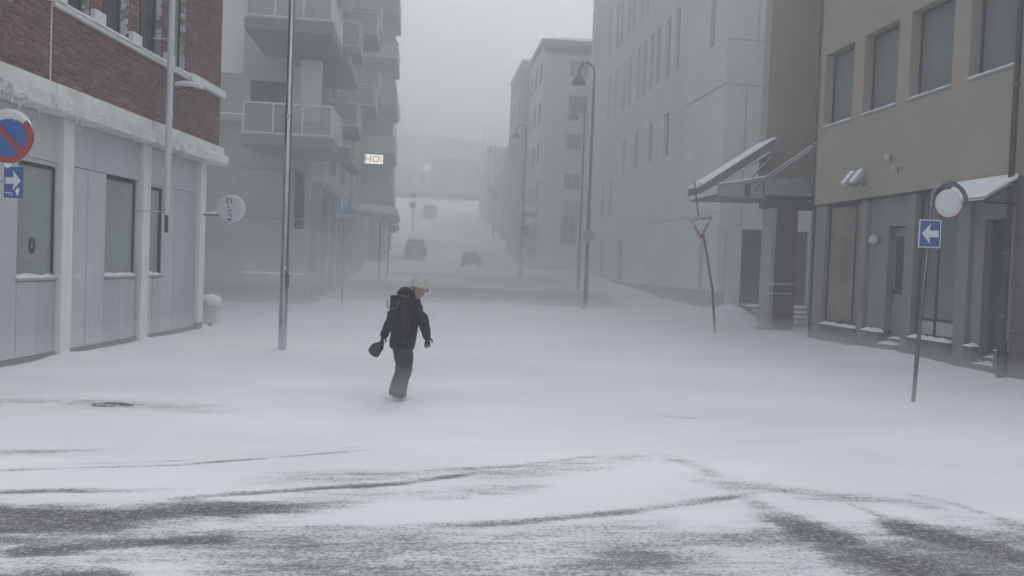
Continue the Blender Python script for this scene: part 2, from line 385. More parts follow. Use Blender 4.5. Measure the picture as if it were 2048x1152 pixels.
def bare_mask(x, y):
    b = np.zeros_like(x)
    for pts, hw, st in TRACKS:
        pts = np.array(pts); best = np.full(x.shape, 1e9); tt = np.zeros_like(x)
        ln = np.r_[0, np.cumsum(np.hypot(*(pts[1:]-pts[:-1]).T))]
        for i in range(len(pts)-1):
            p, q = pts[i], pts[i+1]; d = q-p; L2 = d@d
            t = np.clip(((x-p[0])*d[0]+(y-p[1])*d[1])/L2, 0, 1)
            ds = np.hypot(x-p[0]-t*d[0], y-p[1]-t*d[1]); k = ds < best
            best = np.where(k, ds, best); tt = np.where(k, (ln[i]+t*(ln[i+1]-ln[i]))/ln[-1], tt)
        wv = 0.35+0.7*fbm(x*1.7+5, y*4, int(hw*1000))+0.7*fbm(x*5+1, y*14, int(hw*731))
        e = np.exp(-(best/(hw*wv*1.55))**2)*np.minimum(1, np.minimum(tt, 1-tt)*6+0.15)
        e = e*np.clip(0.5+1.1*(fbm(x*1.3+2, y*6.5, 7+int(hw*977))-0.12), 0.35, 1.15)
        b = np.maximum(b, st*e*(0.86 if hw < .07 else 1.0))
    # thin, blown snow over the near carriageway
    near = 1-sstep(5.3, 6.0, y+0.12*(x-1)*0+0.7*(fbm(x*0.9, y*1.3, 31)-0.5))
    b = np.maximum(b, near*(0.40+0.55*(fbm(x*1.4, y*3.0, 41)-0.5)))
    patch = sstep(2.3, 3.0, x)*(1-sstep(5.2, 5.75, y+0.25*(x-3)*0.4))
    b = np.maximum(b, patch*(0.58+0.6*(fbm(x*2.1, y*3.2, 51)-0.45)))
    # scoured roadway beyond the corner
    far = sstep(33, 36, y)*(1-sstep(56, 60, y))*sstep(-5.5, -3.5, x)*(1-sstep(8.5, 11.5, x))
    b = np.maximum(b, far*np.clip(0.33+0.9*(fbm(x*0.13, y*0.22, 61)-0.45), 0, 0.5))
    up = sstep(64, 68, y)*(1-sstep(140, 150, y))*sstep(-3, -1, x)*(1-sstep(6, 8, x))
    b = np.maximum(b, up*np.clip(0.30+0.9*(fbm(x*0.3, y*0.07, 71)-0.5), 0, 0.5))
    return b

def snow_ground():
    def axis(segs):
        out = [segs[0][0]]
        for a, b, st0, st1 in segs:
            t = a
            while t < b-1e-6:
                st = st0+(st1-st0)*(t-a)/(b-a); t = min(b, t+st); out.append(t)
        return np.array(out)
    ys = axis([(-40, 2, 4, 1), (2, 4.3, .3, .05), (4.3, 8.5, .035, .05), (8.5, 14, .06, .12), (14, 40, .15, .4), (40, 70, .4, .7), (70, 170, 1, 4), (170, 420, 6, 20)])
    xs = axis([(-110, -10, 12, 1), (-10, -5, .5, .07), (-5, 6, .055, .055), (6, 14, .07, .4), (14, 130, .8, 14)])
    X, Y = np.meshgrid(xs, ys); B = bare_mask(X, Y)
    Z = ground_z(X, Y) - 0.012*B*(Y < 20) + 0.006*(fbm(X*5, Y*9, 81)-0.5)*(Y < 20)
    n, m = X.shape; verts = np.stack([X, Y, Z], -1).reshape(-1, 3)
    idx = np.arange(n*m).reshape(n, m)
    faces = np.stack([idx[:-1, :-1], idx[:-1, 1:], idx[1:, 1:], idx[1:, :-1]], -1).reshape(-1, 4)
    me = bpy.data.meshes.new('snowy_ground')
    me.vertices.add(len(verts)); me.vertices.foreach_set('co', verts.ravel())
    me.loops.add(faces.size); me.loops.foreach_set('vertex_index', faces.ravel().astype(np.int32))
    me.polygons.add(len(faces)); me.polygons.foreach_set('loop_start', np.arange(0, faces.size, 4, dtype=np.int32))
    me.polygons.foreach_set('use_smooth', np.ones(len(faces), bool)); me.update(); me.validate()
    at = me.attributes.new('bare', 'FLOAT', 'POINT'); at.data.foreach_set('value', B.ravel().astype(np.float32))
    m_, t, b = nodes_mat('snow_over_asphalt'); N, L = t.nodes, t.links
    tc = N.new('ShaderNodeTexCoord'); a = N.new('ShaderNodeAttribute'); a.attribute_name = 'bare'
    def noise(sc, sx=1, sy=1, det=6, ro=0.6):
        mp = N.new('ShaderNodeMapping'); mp.inputs['Scale'].default_value = (sx, sy, 1); L.new(tc.outputs['Object'], mp.inputs[0])
        z = N.new('ShaderNodeTexNoise'); z.inputs['Scale'].default_value = sc; z.inputs['Detail'].default_value = det; z.inputs['Roughness'].default_value = ro
        L.new(mp.outputs[0], z.inputs['Vector']); return z.outputs['Fac']
    def math_(op, p, q, r=None):
        z = N.new('ShaderNodeMath'); z.operation = op
        for i, k in enumerate((p, q, r)):
            if k is None: continue
            if isinstance(k, (int, float)): z.inputs[i].default_value = k
            else: L.new(k, z.inputs[i])
        return z.outputs[0]
    bare = a.outputs['Fac']
    fine = noise(38, 0.75, 1.0, 5, 0.75); mid = noise(6, 0.35, 1.8, 6, 0.7); grain = noise(110, 1, 1, 2, 0.5)
    def ramp(v, lo, hi, t0=0.0, t1=1.0):
        r = N.new('ShaderNodeMapRange'); r.interpolation_type = 'SMOOTHSTEP'; L.new(v, r.inputs['Value'])
        for k_, q_ in zip(('From Min', 'From Max', 'To Min', 'To Max'), (lo, hi, t0, t1)): r.inputs[k_].default_value = q_
        return r.outputs[0]
    # thin veil of snow: grey where the asphalt glimmers through
    veil = ramp(math_('MULTIPLY_ADD', mid, 0.9, math_('ADD', bare, -0.45)), 0.12, 1.0, 0.0, 0.86)
    # grains and crusts of snow left on the asphalt
    spk = ramp(math_('MULTIPLY_ADD', fine, 1.7, math_('MULTIPLY_ADD', bare, 0.75, math_('MULTIPLY_ADD', mid, 0.6, -1.15))), 0.20, 0.48, 0.0, 0.95)
    spk = math_('MULTIPLY', spk, ramp(bare, 0.05, 0.35))
    cov = math_('MAXIMUM', veil, spk)
    crust = math_('MULTIPLY', ramp(fine, 0.47, 0.62), ramp(noise(75, 1, 1, 3, 0.7), 0.45, 0.6, 0.3, 1.0))
    cov = math_('MULTIPLY', cov, math_('SUBTRACT', 1.0, math_('MULTIPLY', crust, 0.62)))
    sn = N.new('ShaderNodeMix'); sn.data_type = 'RGBA'; sn.inputs['A'].default_value = (0.73, 0.755, 0.78, 1); sn.inputs['B'].default_value = (0.87, 0.88, 0.895, 1)
    L.new(ramp(noise(0.35, 0.5, 1.1, 7, 0.55), 0.3, 0.7), sn.inputs['Factor'])  # soft streaks in the snow colour imitate drift shading
    asp = N.new('ShaderNodeMix'); asp.data_type = 'RGBA'; asp.inputs['A'].default_value = (0.045, 0.046, 0.048, 1); asp.inputs['B'].default_value = (0.16, 0.16, 0.16, 1)
    L.new(grain, asp.inputs['Factor'])
    mx = N.new('ShaderNodeMix'); mx.data_type = 'RGBA'; L.new(cov, mx.inputs['Factor']); L.new(sn.outputs['Result'], mx.inputs['A']); L.new(asp.outputs['Result'], mx.inputs['B'])
    L.new(mx.outputs['Result'], b.inputs['Base Color']); b.inputs['Roughness'].default_value = 0.85; b.inputs['Specular IOR Level'].default_value = 0.25
    bp = N.new('ShaderNodeBump'); bp.inputs['Strength'].default_value = 0.55; bp.inputs['Distance'].default_value = 0.03
    hh = math_('MULTIPLY_ADD', math_('MULTIPLY', fine, ramp(bare, 0.05, 0.4, 0.15, 1.0)), 0.9, math_('MULTIPLY', mid, 0.5))
    L.new(hh, bp.inputs['Height']); L.new(bp.outputs[0], b.inputs['Normal'])
    me.materials.append(m_)
    o = bpy.data.objects.new('snowy_ground', me); link(o); tag(o, kind='structure')
snow_ground()

# a patch of scraped grit breaking through the snow at the left pavement edge
g = MB(); vs = []; R_, K = 4, 22
for i in range(R_+1):
    for k in range(K):
        a = 2*math.pi*k/K; rr = i/R_*(0.85+0.3*math.sin(a*3+1)*0.6+random.uniform(-.08, .08)); hz = 0.035*(1-(i/R_)**2)+random.uniform(-.006, .006)
        vs.append((-3.63+0.30*rr*math.cos(a), 10.05+0.16*rr*math.sin(a), gz(-3.63, 10.05)+hz-0.008))
g.add(vs, [(i*K+k, i*K+(k+1) % K, (i+1)*K+(k+1) % K, (i+1)*K+k) for i in range(R_) for k in range(K)])
o = g.build('grit_patch', 'rock', None, smooth=True)
tag(o, 'brown frozen grit clod breaking through the snow at the pavement edge', 'grit clod')

# ------------------------------------------------------------------ haze
mh = bpy.data.materials.new('blowing_snow_air'); mh.use_nodes = True; t = mh.node_tree; t.nodes.clear()
vo = t.nodes.new('ShaderNodeVolumePrincipled'); vo.inputs['Color'].default_value = (0.94, 0.957, 0.976, 1); vo.inputs['Density'].default_value = FOG_DENSITY; vo.inputs['Anisotropy'].default_value = 0.1
oo = t.nodes.new('ShaderNodeOutputMaterial'); t.links.new(vo.outputs[0], oo.inputs['Volume'])
hz = MB().box((-125, -45, -1.5), (140, 430, 66)).build('haze', mh, None)
tag(hz, kind='stuff')
def air(name, density, a, b):
    m = mh.copy(); m.name = name; m.node_tree.nodes['Principled Volume'].inputs['Density'].default_value = density
    o = MB().box(a, b).build(name, m, None); tag(o, kind='stuff'); return o
air('blowing_snow', 0.0135, (-124, 24.0, -1.4), (139, 112, 65))
air('drifting_snow', 0.085, (-60, 8.6, -1.3), (80, 61, 0.5))
def plume(density, c, r, seed, rz=0.0):
    m = bpy.data.materials.new('snow_plume'); m.use_nodes = True; t = m.node_tree; t.nodes.clear(); N, L = t.nodes, t.links
    tc = N.new('ShaderNodeTexCoord'); ln = N.new('ShaderNodeVectorMath'); ln.operation = 'LENGTH'; L.new(tc.outputs['Object'], ln.inputs[0])
    fo = N.new('ShaderNodeMapRange'); fo.interpolation_type = 'SMOOTHSTEP'; L.new(ln.outputs['Value'], fo.inputs['Value'])
    fo.inputs['From Min'].default_value = 1.0; fo.inputs['From Max'].default_value = 0.25
    mp = N.new('ShaderNodeMapping'); mp.inputs['Location'].default_value = (seed, 0, 0); mp.inputs['Scale'].default_value = (1.3, 2.0, 2.2); L.new(tc.outputs['Object'], mp.inputs[0])
    nz = N.new('ShaderNodeTexNoise'); nz.inputs['Scale'].default_value = 1.5; nz.inputs['Detail'].default_value = 3; L.new(mp.outputs[0], nz.inputs['Vector'])
    mr = N.new('ShaderNodeMapRange'); mr.inputs['From Min'].default_value = 0.36; mr.inputs['From Max'].default_value = 0.68; L.new(nz.outputs['Fac'], mr.inputs['Value'])
    mu = N.new('ShaderNodeMath'); mu.operation = 'MULTIPLY'; L.new(fo.outputs[0], mu.inputs[0]); L.new(mr.outputs[0], mu.inputs[1])
    m2 = N.new('ShaderNodeMath'); m2.operation = 'MULTIPLY'; m2.inputs[1].default_value = density; L.new(mu.outputs[0], m2.inputs[0])
    v = N.new('ShaderNodeVolumePrincipled'); v.inputs['Color'].default_value = (0.95, 0.965, 0.972, 1); L.new(m2.outputs[0], v.inputs['Density'])
    oo = N.new('ShaderNodeOutputMaterial'); L.new(v.outputs[0], oo.inputs['Volume'])
    o = MB().box((-1, -1, -1), (1, 1, 1)).build('snow_plume', m, None); o.location = c; o.scale = r; o.rotation_euler = (0, 0, rz); tag(o, kind='stuff'); return o
plume(0.26, (-4.0, 28.5, 0.9), (5.5, 3.6, 2.6), 1.0, 0.15)
plume(0.07, (-4.5, 27.6, 5.0), (6.0, 3.2, 6.5), 2.5, 0.1)
plume(0.10, (3.5, 19.5, 0.15), (7.5, 3.5, 1.0), 15.0, -0.1)
plume(0.10, (-2.5, 23.0, 0.2), (4.5, 2.5, 1.1), 19.0, 0.1)
plume(0.20, (4.5, 44.0, 1.2), (9.5, 7.0, 2.6), 4.0, 0.1)
plume(0.16, (8.5, 27.0, 0.7), (5.0, 3.0, 1.7), 7.0, -0.2)
plume(0.20, (-0.2, 11.0, -0.05), (2.2, 1.5, 0.75), 11.0, 0.2)

# ================================================================== LEFT: brick building
LDIR = math.atan2(0.1297, 0.9916)     # facade direction, right of street axis
brick = thing('brick_building', 'red brick building with white concrete ledge above grey panelled shopfront and white columns', 'building', (-5.23, 20.40, 0), -LDIR)
U0 = -12.0
wb(MB(), WL, U0, 0.0, -0.5, 4.05, -6, -0.22).build('core_wall', 'plinth', brick)
# floor of openings: (u0,u1,z0,z1)
WINS = [(-7.16, -6.12, 1.36, 3.20), (-4.55, -3.34, 1.36, 3.25), (-2.98, -2.18, 1.36, 3.22), (-9.9, -8.95, 1.36, 3.2)]
# metal sheets between columns, each one a piece
COLS = [-0.22, -3.10, -5.95, -8.80, -11.6]
def sheets(ua, ub, nsplit):
    for i in range(nsplit):
        a = ua+(ub-ua)*i/nsplit; b = ua+(ub-ua)*(i+1)/nsplit
        spans = [(0.10, 3.27)]
        for wn in WINS:
            if wn[0]-0.02 < (a+b)/2 < wn[1]+0.02: spans = [(0.10, wn[2]-0.07)]+([(wn[3], 3.27)] if wn[3] < 3.15 else [])
        for z0, z1 in spans:
            wb(MB(), WL, a+0.004, b-0.004, z0, z1, -0.13+random.uniform(-.003, .003), -0.10+random.uniform(-.004, .004)).build('wall_panel', 'panel', brick, bevel=0.004)
    wb(MB(), WL, ua+0.004, ub-0.004, 3.28, 4.04, -0.13, -0.095).build('upper_panel', 'panel', brick, bevel=0.004)
def bay(ua, ub, win):
    if win:
        if win[0]-ua > 0.15: sheets_part(ua, win[0], max(1, round((win[0]-ua)/0.62)))
        sheets_part(win[0], win[1], 2, win)
        if ub-win[1] > 0.12: sheets_part(win[1], ub, max(1, round((ub-win[1])/0.62)))
    wb(MB(), WL, ua+0.004, ub-0.004, 3.29, 4.04, -0.13, -0.095).build('upper_panel', 'panel', brick, bevel=0.004)
def sheets_part(a0, b0, n, win=None):
    for i in range(n):
        a = a0+(b0-a0)*i/n; b = a0+(b0-a0)*(i+1)/n
        sp = [(0.10, 3.28)] if not win else [(0.10, win[2]-0.06)]+([(win[3]+0.01, 3.28)] if win[3] < 3.24 else [])
        for z0, z1 in sp:
            wb(MB(), WL, a+0.004, b-0.004, z0, z1, -0.13, -0.10+random.uniform(-.005, .004)).build('wall_panel', 'panel', brick, bevel=0.004)
bay(-2.94, -0.38, WINS[2]); bay(-5.80, -3.26, WINS[1]); bay(-8.65, -6.10, WINS[0]); bay(-11.45, -8.95, WINS[3])
for wn in WINS:
    window(brick, WL, wn[0], wn[1], wn[2], wn[3], -0.14, 'glass', 'frame', 0.045, sill=0.07, cap=0.05)
for i, c in enumerate(COLS):
    co = wb(MB(), WL, c-0.155, c+0.155, -0.3 if i else 0.18, 4.045, -0.2, 0.0).build('column', 'column', brick, bevel=0.015)
wb(MB(), WL, -0.36, -0.06, -0.3, 0.18, -0.19, -0.02).build('column_foot', 'plinth', brick, bevel=0.01)
for a, b in zip([-2.94, -5.80, -8.65, -11.45], [-0.38, -3.26, -6.10, -8.95]):
    wb(MB(), WL, a, b, -0.3, 0.095, -0.15, -0.08).build('plinth', 'plinth', brick)
for c in COLS[1:4]:   # little drifts piled against the column feet
    d = MB(); d.lathe([(0.24, -0.02), (0.18, 0.03), (0.1, 0.07), (0.02, 0.1)], 14, (0.02, c, 0)); d.build('snow_drift', 'snow', brick, smooth=True)
# window stickers (ring emblem and an illegible caption)
st = MB(); n_ = -0.163
for k in range(32):
    a0, a1 = 2*math.pi*k/32, 2*math.pi*(k+1)/32; cu, cz = -6.68, 1.88
    st.hexa([WL(cu+ri*math.cos(a), cz+rj*math.sin(a), nn) for nn in (n_, n_+0.004) for ri, rj, a in ((.035, .045, a0), (.085, .135, a0), (.085, .135, a1), (.035, .045, a1))])
st.build('window_emblem', 'dark', brick)
st = MB()
for i in range(5): wb(st, WL, -6.86+i*0.075, -6.81+i*0.075, 1.60, 1.665, n_, n_+0.003)
st.build('window_caption', 'frame_light', brick)
# ledge: lower beam and upper slab in segments
segs = [-12, -9.7, -8.2, -6.58, -5.0, -3.4, -1.7, 0.05]
for i, (a, b) in enumerate(zip(segs[:-1], segs[1:])):
    wb(MB(), WL, a+0.006, b-0.006, 4.05, 4.27, -0.2, 0.32+random.uniform(-.012, .012)).build('ledge_beam', 'icy', brick, bevel=0.02)
segs = [-12, -8.9, -6.80, -5.78, -5.0, -3.5, -1.9, 0.30]
for i, (a, b) in enumerate(zip(segs[:-1], segs[1:])):
    wb(MB(), WL, a+0.006, b-0.006, 4.275, 4.49, -0.2, 0.27+random.uniform(-.01, .01)).build('ledge_slab', 'concrete', brick, bevel=0.015)
wb(MB(), WL, -0.9, 0.42, 4.06, 4.30, -0.2, 0.36).build('corner_capital', 'concrete', brick, bevel=0.05)
ic = MB()      # icicles and frozen drips under the ledge
for k in range(46):
    u = random.uniform(-9.5, -5.9) if k < 36 else random.uniform(-5.9, -3.5); L_ = random.uniform(.05, .26) if k < 36 else random.uniform(.03, .1)
    ic.tube([WL(u, 4.06, .22+random.uniform(-.06, .08)), WL(u+.004, 4.06-L_*.5, .24), WL(u+.01, 4.06-L_, .24)], [.013, .009, .002], 5)
o = ic.build('icicles', 'snow', brick, smooth=True); o['kind'] = 'stuff'
lump = MB()
for k in range(16):
    u = random.uniform(-9, -4.5); r = random.uniform(.015, .04); z = random.uniform(4.1, 4.3)
    lump.lathe([(r, -r*.6), (r*.9, 0), (r*.4, r*.5), (.001, r*.6)], 7, WL(u, z, .32))
o = lump.build('ice_lumps', 'snow', brick, smooth=True); o['kind'] = 'stuff'
# brick volume (backing mortar) with individual bricks
wins_up = [(-6.50, -5.68), (-5.26, -4.36), (-3.90, -2.92), (-2.36, -1.76)]
more = [(-7.9-0.3, -7.25), (-9.6, -8.7), (-11.0, -10.1)]
holes = [(a, b, 5.86, 8.6) for a, b in wins_up+more]
back = MB(); wall_with_holes(back, WL, U0, 0.27, 4.49, 12.5, holes, -0.1, 0.125); back.build('mortar_wall', 'mortar', brick)
wb(MB(), WL, U0, 0.26, 4.49, 12.5, -6, -0.1).build('upper_core', 'plinth', brick)
bl, bh, pl, ph = 0.243, 0.069, 0.252, 0.0875
cand = []
z = 4.505; row = 0
while z < 8.7:
    u = U0+(pl/2 if row % 2 else 0)
    while u < 0.3:
        a, b = max(u, U0), min(u+bl, 0.285)
        cuts = [(a, b)]
        for h in holes:
            if z+bh > h[2] and z < h[3]:
                cuts = [c for x0, x1 in cuts for c in ((x0, min(x1, h[0])), (max(x0, h[1]), x1)) if c[1]-c[0] > 0.04]
        if -6.83 < a < -6.79: cuts = []
        cand += [(c0, c1, z) for c0, c1 in cuts if c1-c0 > 0.04 and not (5.70 < z+bh/2 < 5.86 and -6.8 < c0 < 0.4)]
        u += pl
    z += ph; row += 1
fm = Matrix.Translation(brick.location) @ Matrix.Rotation(-LDIR, 4, 'Z')
def inview(c):
    p = fm @ Vector((0.15, (c[0]+c[1])/2, c[2])); x, y, d = wrap_project(*p); return -10 < x < 460 and -10 < y < 340, d
scored = []
for c in cand:
    ok, d = inview(c); scored.append((0 if ok else 1, d/(c[1]-c[0]+0.2), c))
scored.sort(key=lambda q: q[:2])
bme = MB().box((-0.02, -0.5, 0), (0.0, 0.5, 1.0))
base = bme.build('brick', 'brick', brick); bmesh_shared = base.data
bm = bmesh.new(); bm.from_mesh(bmesh_shared); bm.to_mesh(bmesh_shared); bm.free()
first = True
for k, (_, _, c) in enumerate(scored[:300]):
    o = base if first else base.copy()
    if not first: link(o, brick)
    first = False
    o.location = (0.145+random.uniform(-.002, .006), (c[0]+c[1])/2, c[2]+random.uniform(-.003, .003)); o.scale = (2.2, c[1]-c[0], bh); o.rotation_euler = (random.uniform(-.006, .006), 0, random.uniform(-.008, .008))
rest = MB()
for _, _, c in scored[300:]:
    j = random.uniform(-.002, .006); wb(rest, WL, c[0], c[1], c[2], c[2]+bh, 0.1, 0.145+j)
m2 = mat('brick_far', (0.175, 0.093, 0.089), 0.85, 0.35, 5, 0.4, 60, snow=0.2, snow_scale=9)
o = rest.build('brick_courses', m2, brick); o['kind'] = 'stuff'
wb(MB(), WL, -6.815, -6.795, 4.5, 5.7, 0.12, 0.16).build('expansion_joint', 'concrete', brick)
snow_on = MB()
# window sill band with snow and pier blocks
wb(MB(), WL, -6.8, -1.65, 5.72, 5.80, 0.05, 0.21).build('sill_band', 'concrete', brick, bevel=0.01)
snow_cap(brick, WL, -6.75, -1.62, 5.80, 0.08, 0.235, 0.05)
wb(MB(), WL, -1.62, 0.36, 5.72, 5.90, 0.05, 0.25).build('corner_sill_block', 'concrete', brick, bevel=0.015)
wb(MB(), WL, -12, -6.86, 5.76, 5.86, 0.05, 0.24).build('sill_band', 'concrete', brick, bevel=0.015)
for a, b in ((-6.84, -6.50), (-5.66, -5.30), (-4.32, -3.96), (-2.86, -2.50)):
    wb(MB(), WL, a, b, 5.80, 6.03, 0.05, 0.235).build('pier_block', 'concrete', brick, bevel=0.012)
for (a, b), mu in zip(wins_up, (-6.24, -4.92, -3.52, None)):
    window(brick, WL, a, b, 5.87, 8.55, 0.0, 'glass_dark' if mu else 'glass', 'frame', 0.05, mull=(mu,) if mu else ())
for a, b in more: window(brick, WL, a, b, 5.87, 8.55, 0.0, 'glass_dark', 'frame', 0.05, mull=((a+b)/2,))
# snowy wall bracket on the brick band
bk = MB(); bk.tube([WL(-2.3, 5.33, .14), WL(-2.3, 5.42, .4), WL(-2.3, 5.45, .72)], .018, 8); bk.tube([WL(-2.3, 5.1, .14), WL(-2.3, 5.42, .55)], .012, 6); bk.box(WL(-2.36, 5.02, .14), WL(-2.24, 5.5, .16))
bkt = bk.build('wall_bracket', 'steel_dull', brick)
cp = MB(); cp.tube([WL(-2.3, 5.49, .15), WL(-2.3, 5.5, .35), WL(-2.3, 5.48, .6), WL(-2.3, 5.42, .77)], [.04, .065, .06, .035], 8); cp.build('snow_cap', 'snow', bkt, smooth=True)
# white downpipe in front of the facade
dp = thing('downpipe', 'white downpipe running down over the ledge of the brick building', 'downpipe', tuple(fm @ Vector((0.55, -3.42, 2.55))), -LDIR)
MB().tube([(0, 0, 0.05), (0, 0, 10)], .062, 16).build('pipe', 'pipe_white', dp, smooth=True)
MB().tube([(0, 0, -0.30), (0, 0, 0.06)], .036, 12).build('pipe_end', 'dark', dp, smooth=True)
for zz in (0.6, 2.0, 3.55, 4.6): MB().lathe([(.072, 0), (.075, .01), (.075, .05), (.072, .06)], 16, (0, 0, zz)).build('pipe_collar', 'pipe_white', dp, smooth=True)
ba = MB(); ba.tube([(0, 0, .12), (-.62, 0, .12)], .012, 6); ba.tube([(0, 0, 3.6), (-.36, 0, 3.6)], .015, 6); ba.build('bracket_arm', 'pipe_white', dp)
MB().tube([(.02, .0, 4.05), (.03, 0, 9)], .018, 6).build('cable', 'dark', dp)

# round projecting sign on the corner column, caked with snow
ps = thing('projecting_sign', 'round snow-caked sign on a bracket from the end column of the brick building', 'sign', tuple(fm @ Vector((0, -0.2, 2.8))), -LDIR)
MB().box((0, -.02, -.02), (.62, .02, .02)).build('bracket', 'steel_dull', ps, bevel=.004)
cp = MB(); cp.tube([(0.02, 0, .03), (.2, 0, .04), (.35, 0, .07), (.5, 0, .03)], [.02, .035, .05, .02], 8); cp.build('snow_cap', 'snow', ps, smooth=True)
MB().disc((.66, .03, .17), .335, (0, 1, 0), .2).build('sign_disc', 'white', ps, bevel=.05)
MB().disc((.66, -.072, .19), .30, (0, 1, 0), .03).build('sign_face', 'sign_snow', ps, bevel=.012)
mk = MB()
for (x, z, w_, h_) in ((.60, .34, .03, .14), (.70, .35, .03, .12), (.63, .40, .06, .02), (.68, .12, .05, .03), (.64, .05, .02, .12), (.70, .0, .03, .10), (.62, .2, .02, .06), (.66, -.1, .1, .05)):
    mk.box((x-w_/2, -.095, z-h_/2), (x+w_/2, -.086, z+h_/2))
mk.build('sign_marks', 'steel_dull', ps)
# snow-buried bin at the corner
bn = thing('litter_bin', 'snow-covered litter bin at the foot of the brick building corner', 'bin', (-5.22, 20.95, 0))
MB().prism([(-.2, -.18), (.2, -.18), (.2, .18), (-.2, .18)], 'z', .10, .62).build('bin_body', 'sign_snow', bn, bevel=.05)
MB().tube([(0, 0, -.1), (0, 0, .3)], .05, 10).build('stem', 'steel_dull', bn)
MB().lathe([(.19, .54), (.25, .6), (.27, .68), (.24, .75), (.14, .81), (.05, .83), (.01, .832)], 18).build('snow_cap', 'snow', bn, smooth=True)

# ------------------------------------------------------------------ no-parking sign, upper left
ax = Vector((math.cos(-YAW-.10), math.sin(-YAW-.10), 0)); nd = Vector((ax.y, -ax.x, 0))    # plate direction and its face normal towards the road
np_ = thing('no_parking_sign', 'round blue no-parking sign with red ring and a blue right-arrow plate below it', 'road sign', (-5.28, 9.98, 0))
post = Vector((-5.28, 9.98, 0))
MB().tube([post+Vector((0, 0, -.3)), post+Vector((0, 0, 3.5))], .03, 14).build('post', 'steel', np_, world=True, smooth=True)
c = Vector((-4.79, 9.93, 3.12))
arm = MB(); arm.tube([post+Vector((0, 0, 3.12)), c-nd*.03], .016, 8); arm.tube([post+Vector((0, 0, 2.6)), Vector((-4.80, 9.94, 2.6))], .016, 8); arm.build('bracket_arm', 'steel', np_, world=True)
MB().disc(c-nd*.012, .31, nd, .02, 48).build('sign_backing', 'steel', np_, world=True)
def ring(c, nd, r0, r1, th, n=48):
    mb = MB(); a = Vector((0, 0, 1)).cross(nd).normalized(); b = nd.cross(a)
    for k in range(n):
        t0, t1 = 2*math.pi*k/n, 2*math.pi*(k+1)/n
        q = [c + nd*o_ + (a*math.cos(t)+b*math.sin(t))*r for o_ in (-th/2, th/2) for r, t in ((r0, t0), (r1, t0), (r1, t1), (r0, t1))]
        mb.hexa(q)
    return mb
MB().disc(c+nd*.002, .245, nd, .01, 48).build('sign_face', 'blue', np_, world=True)
ring(c+nd*.004, nd, .236, .305, .014).build('red_ring', 'red', np_, world=True)
dg_ = (ax*.72-Vector((0, 0, 1))*.70).normalized(); pr = dg_.cross(nd)
q = [c+nd*(.009+o_)+dg_*s1+pr*s2 for o_ in (0, .006) for s1, s2 in ((-.245, -.03), (.245, -.03), (.245, .03), (-.245, .03))]
MB().hexa(q).build('red_bar', 'red', np_, world=True)
sc_ = MB(); vs = []; n = 26      # snow stuck over the top of the disc
for k in range(n+1):
    t = rad(38)+rad(104)*k/n; r0 = .245-0.05*math.sin(math.pi*k/n)*random.uniform(.6, 1.3); th = .02*random.uniform(.6, 1.3)
    d_ = ax*math.cos(t)+Vector((0, 0, 1))*math.sin(t)
    vs += [c+nd*.012+d_*r0, c+nd*(.012+th)+d_*(r0+.02), c+nd*(.012+th)+d_*.30, c+nd*-.01+d_*.325]
sc_.add(vs, [(i*4+j, i*4+j+1, (i+1)*4+j+1, (i+1)*4+j) for i in range(n) for j in range(3)]); sc_.build('snow_cap', 'sign_snow', np_, world=True, smooth=True)
MB().tube([c+ax*.0+Vector((0, 0, -.31))-ax*.04, c+Vector((0, 0, -.335))+ax*.0, c+Vector((0, 0, -.32))+ax*.06], [.01, .035, .01], 8).build('snow_lump', 'snow', np_, world=True, smooth=True)
pc = Vector((-4.715, 9.93, 2.595)); Z = Vector((0, 0, 1))
def plate(pc, ax, nd, w_, h_, th): return MB().hexa([pc+nd*o_+ax*a+Z*b for o_ in (0, th) for a, b in ((-w_/2, -h_/2), (w_/2, -h_/2), (w_/2, h_/2), (-w_/2, h_/2))])
plate(pc, ax, nd, .235, .36, .012).build('arrow_plate', 'blue2', np_, world=True, bevel=.003)
def arrow(pc, ax, nd, s, mirror=1):
    pts = [(-.5, .2), (.05, .2), (-.02, .62), (.5, 0), (-.02, -.62), (.05, -.2), (-.5, -.2)]
    a = MB(); n = len(pts); vs = [pc+nd*o_+ax*(x*s*mirror)+Z*(y*s) for o_ in (.013, .018) for x, y in pts]
    return a.add(vs, [tuple(range(n)), tuple(range(2*n-1, n-1, -1))]+[(i, (i+1) % n, n+(i+1) % n, n+i) for i in range(n)])
arrow(pc+Z*.02, ax, nd, .19).build('white_arrow', 'white', np_, world=True)
MB().tube([pc+nd*.015+ax*.06-Z*.15, pc+nd*.03+ax*.065-Z*.10, pc+nd*.015+ax*.07-Z*.06], [.006, .022, .006], 8).build('snow_lump', 'snow', np_, world=True, smooth=True)
sp_ = MB()
for k in range(9):
    x, y = random.uniform(-.09, .0), random.uniform(-.16, -.11); r = random.uniform(.004, .01)
    sp_.disc(pc+nd*.014+ax*x+Z*y, r, nd, .006, 7)
sp_.build('snow_specks', 'snow', np_, world=True)

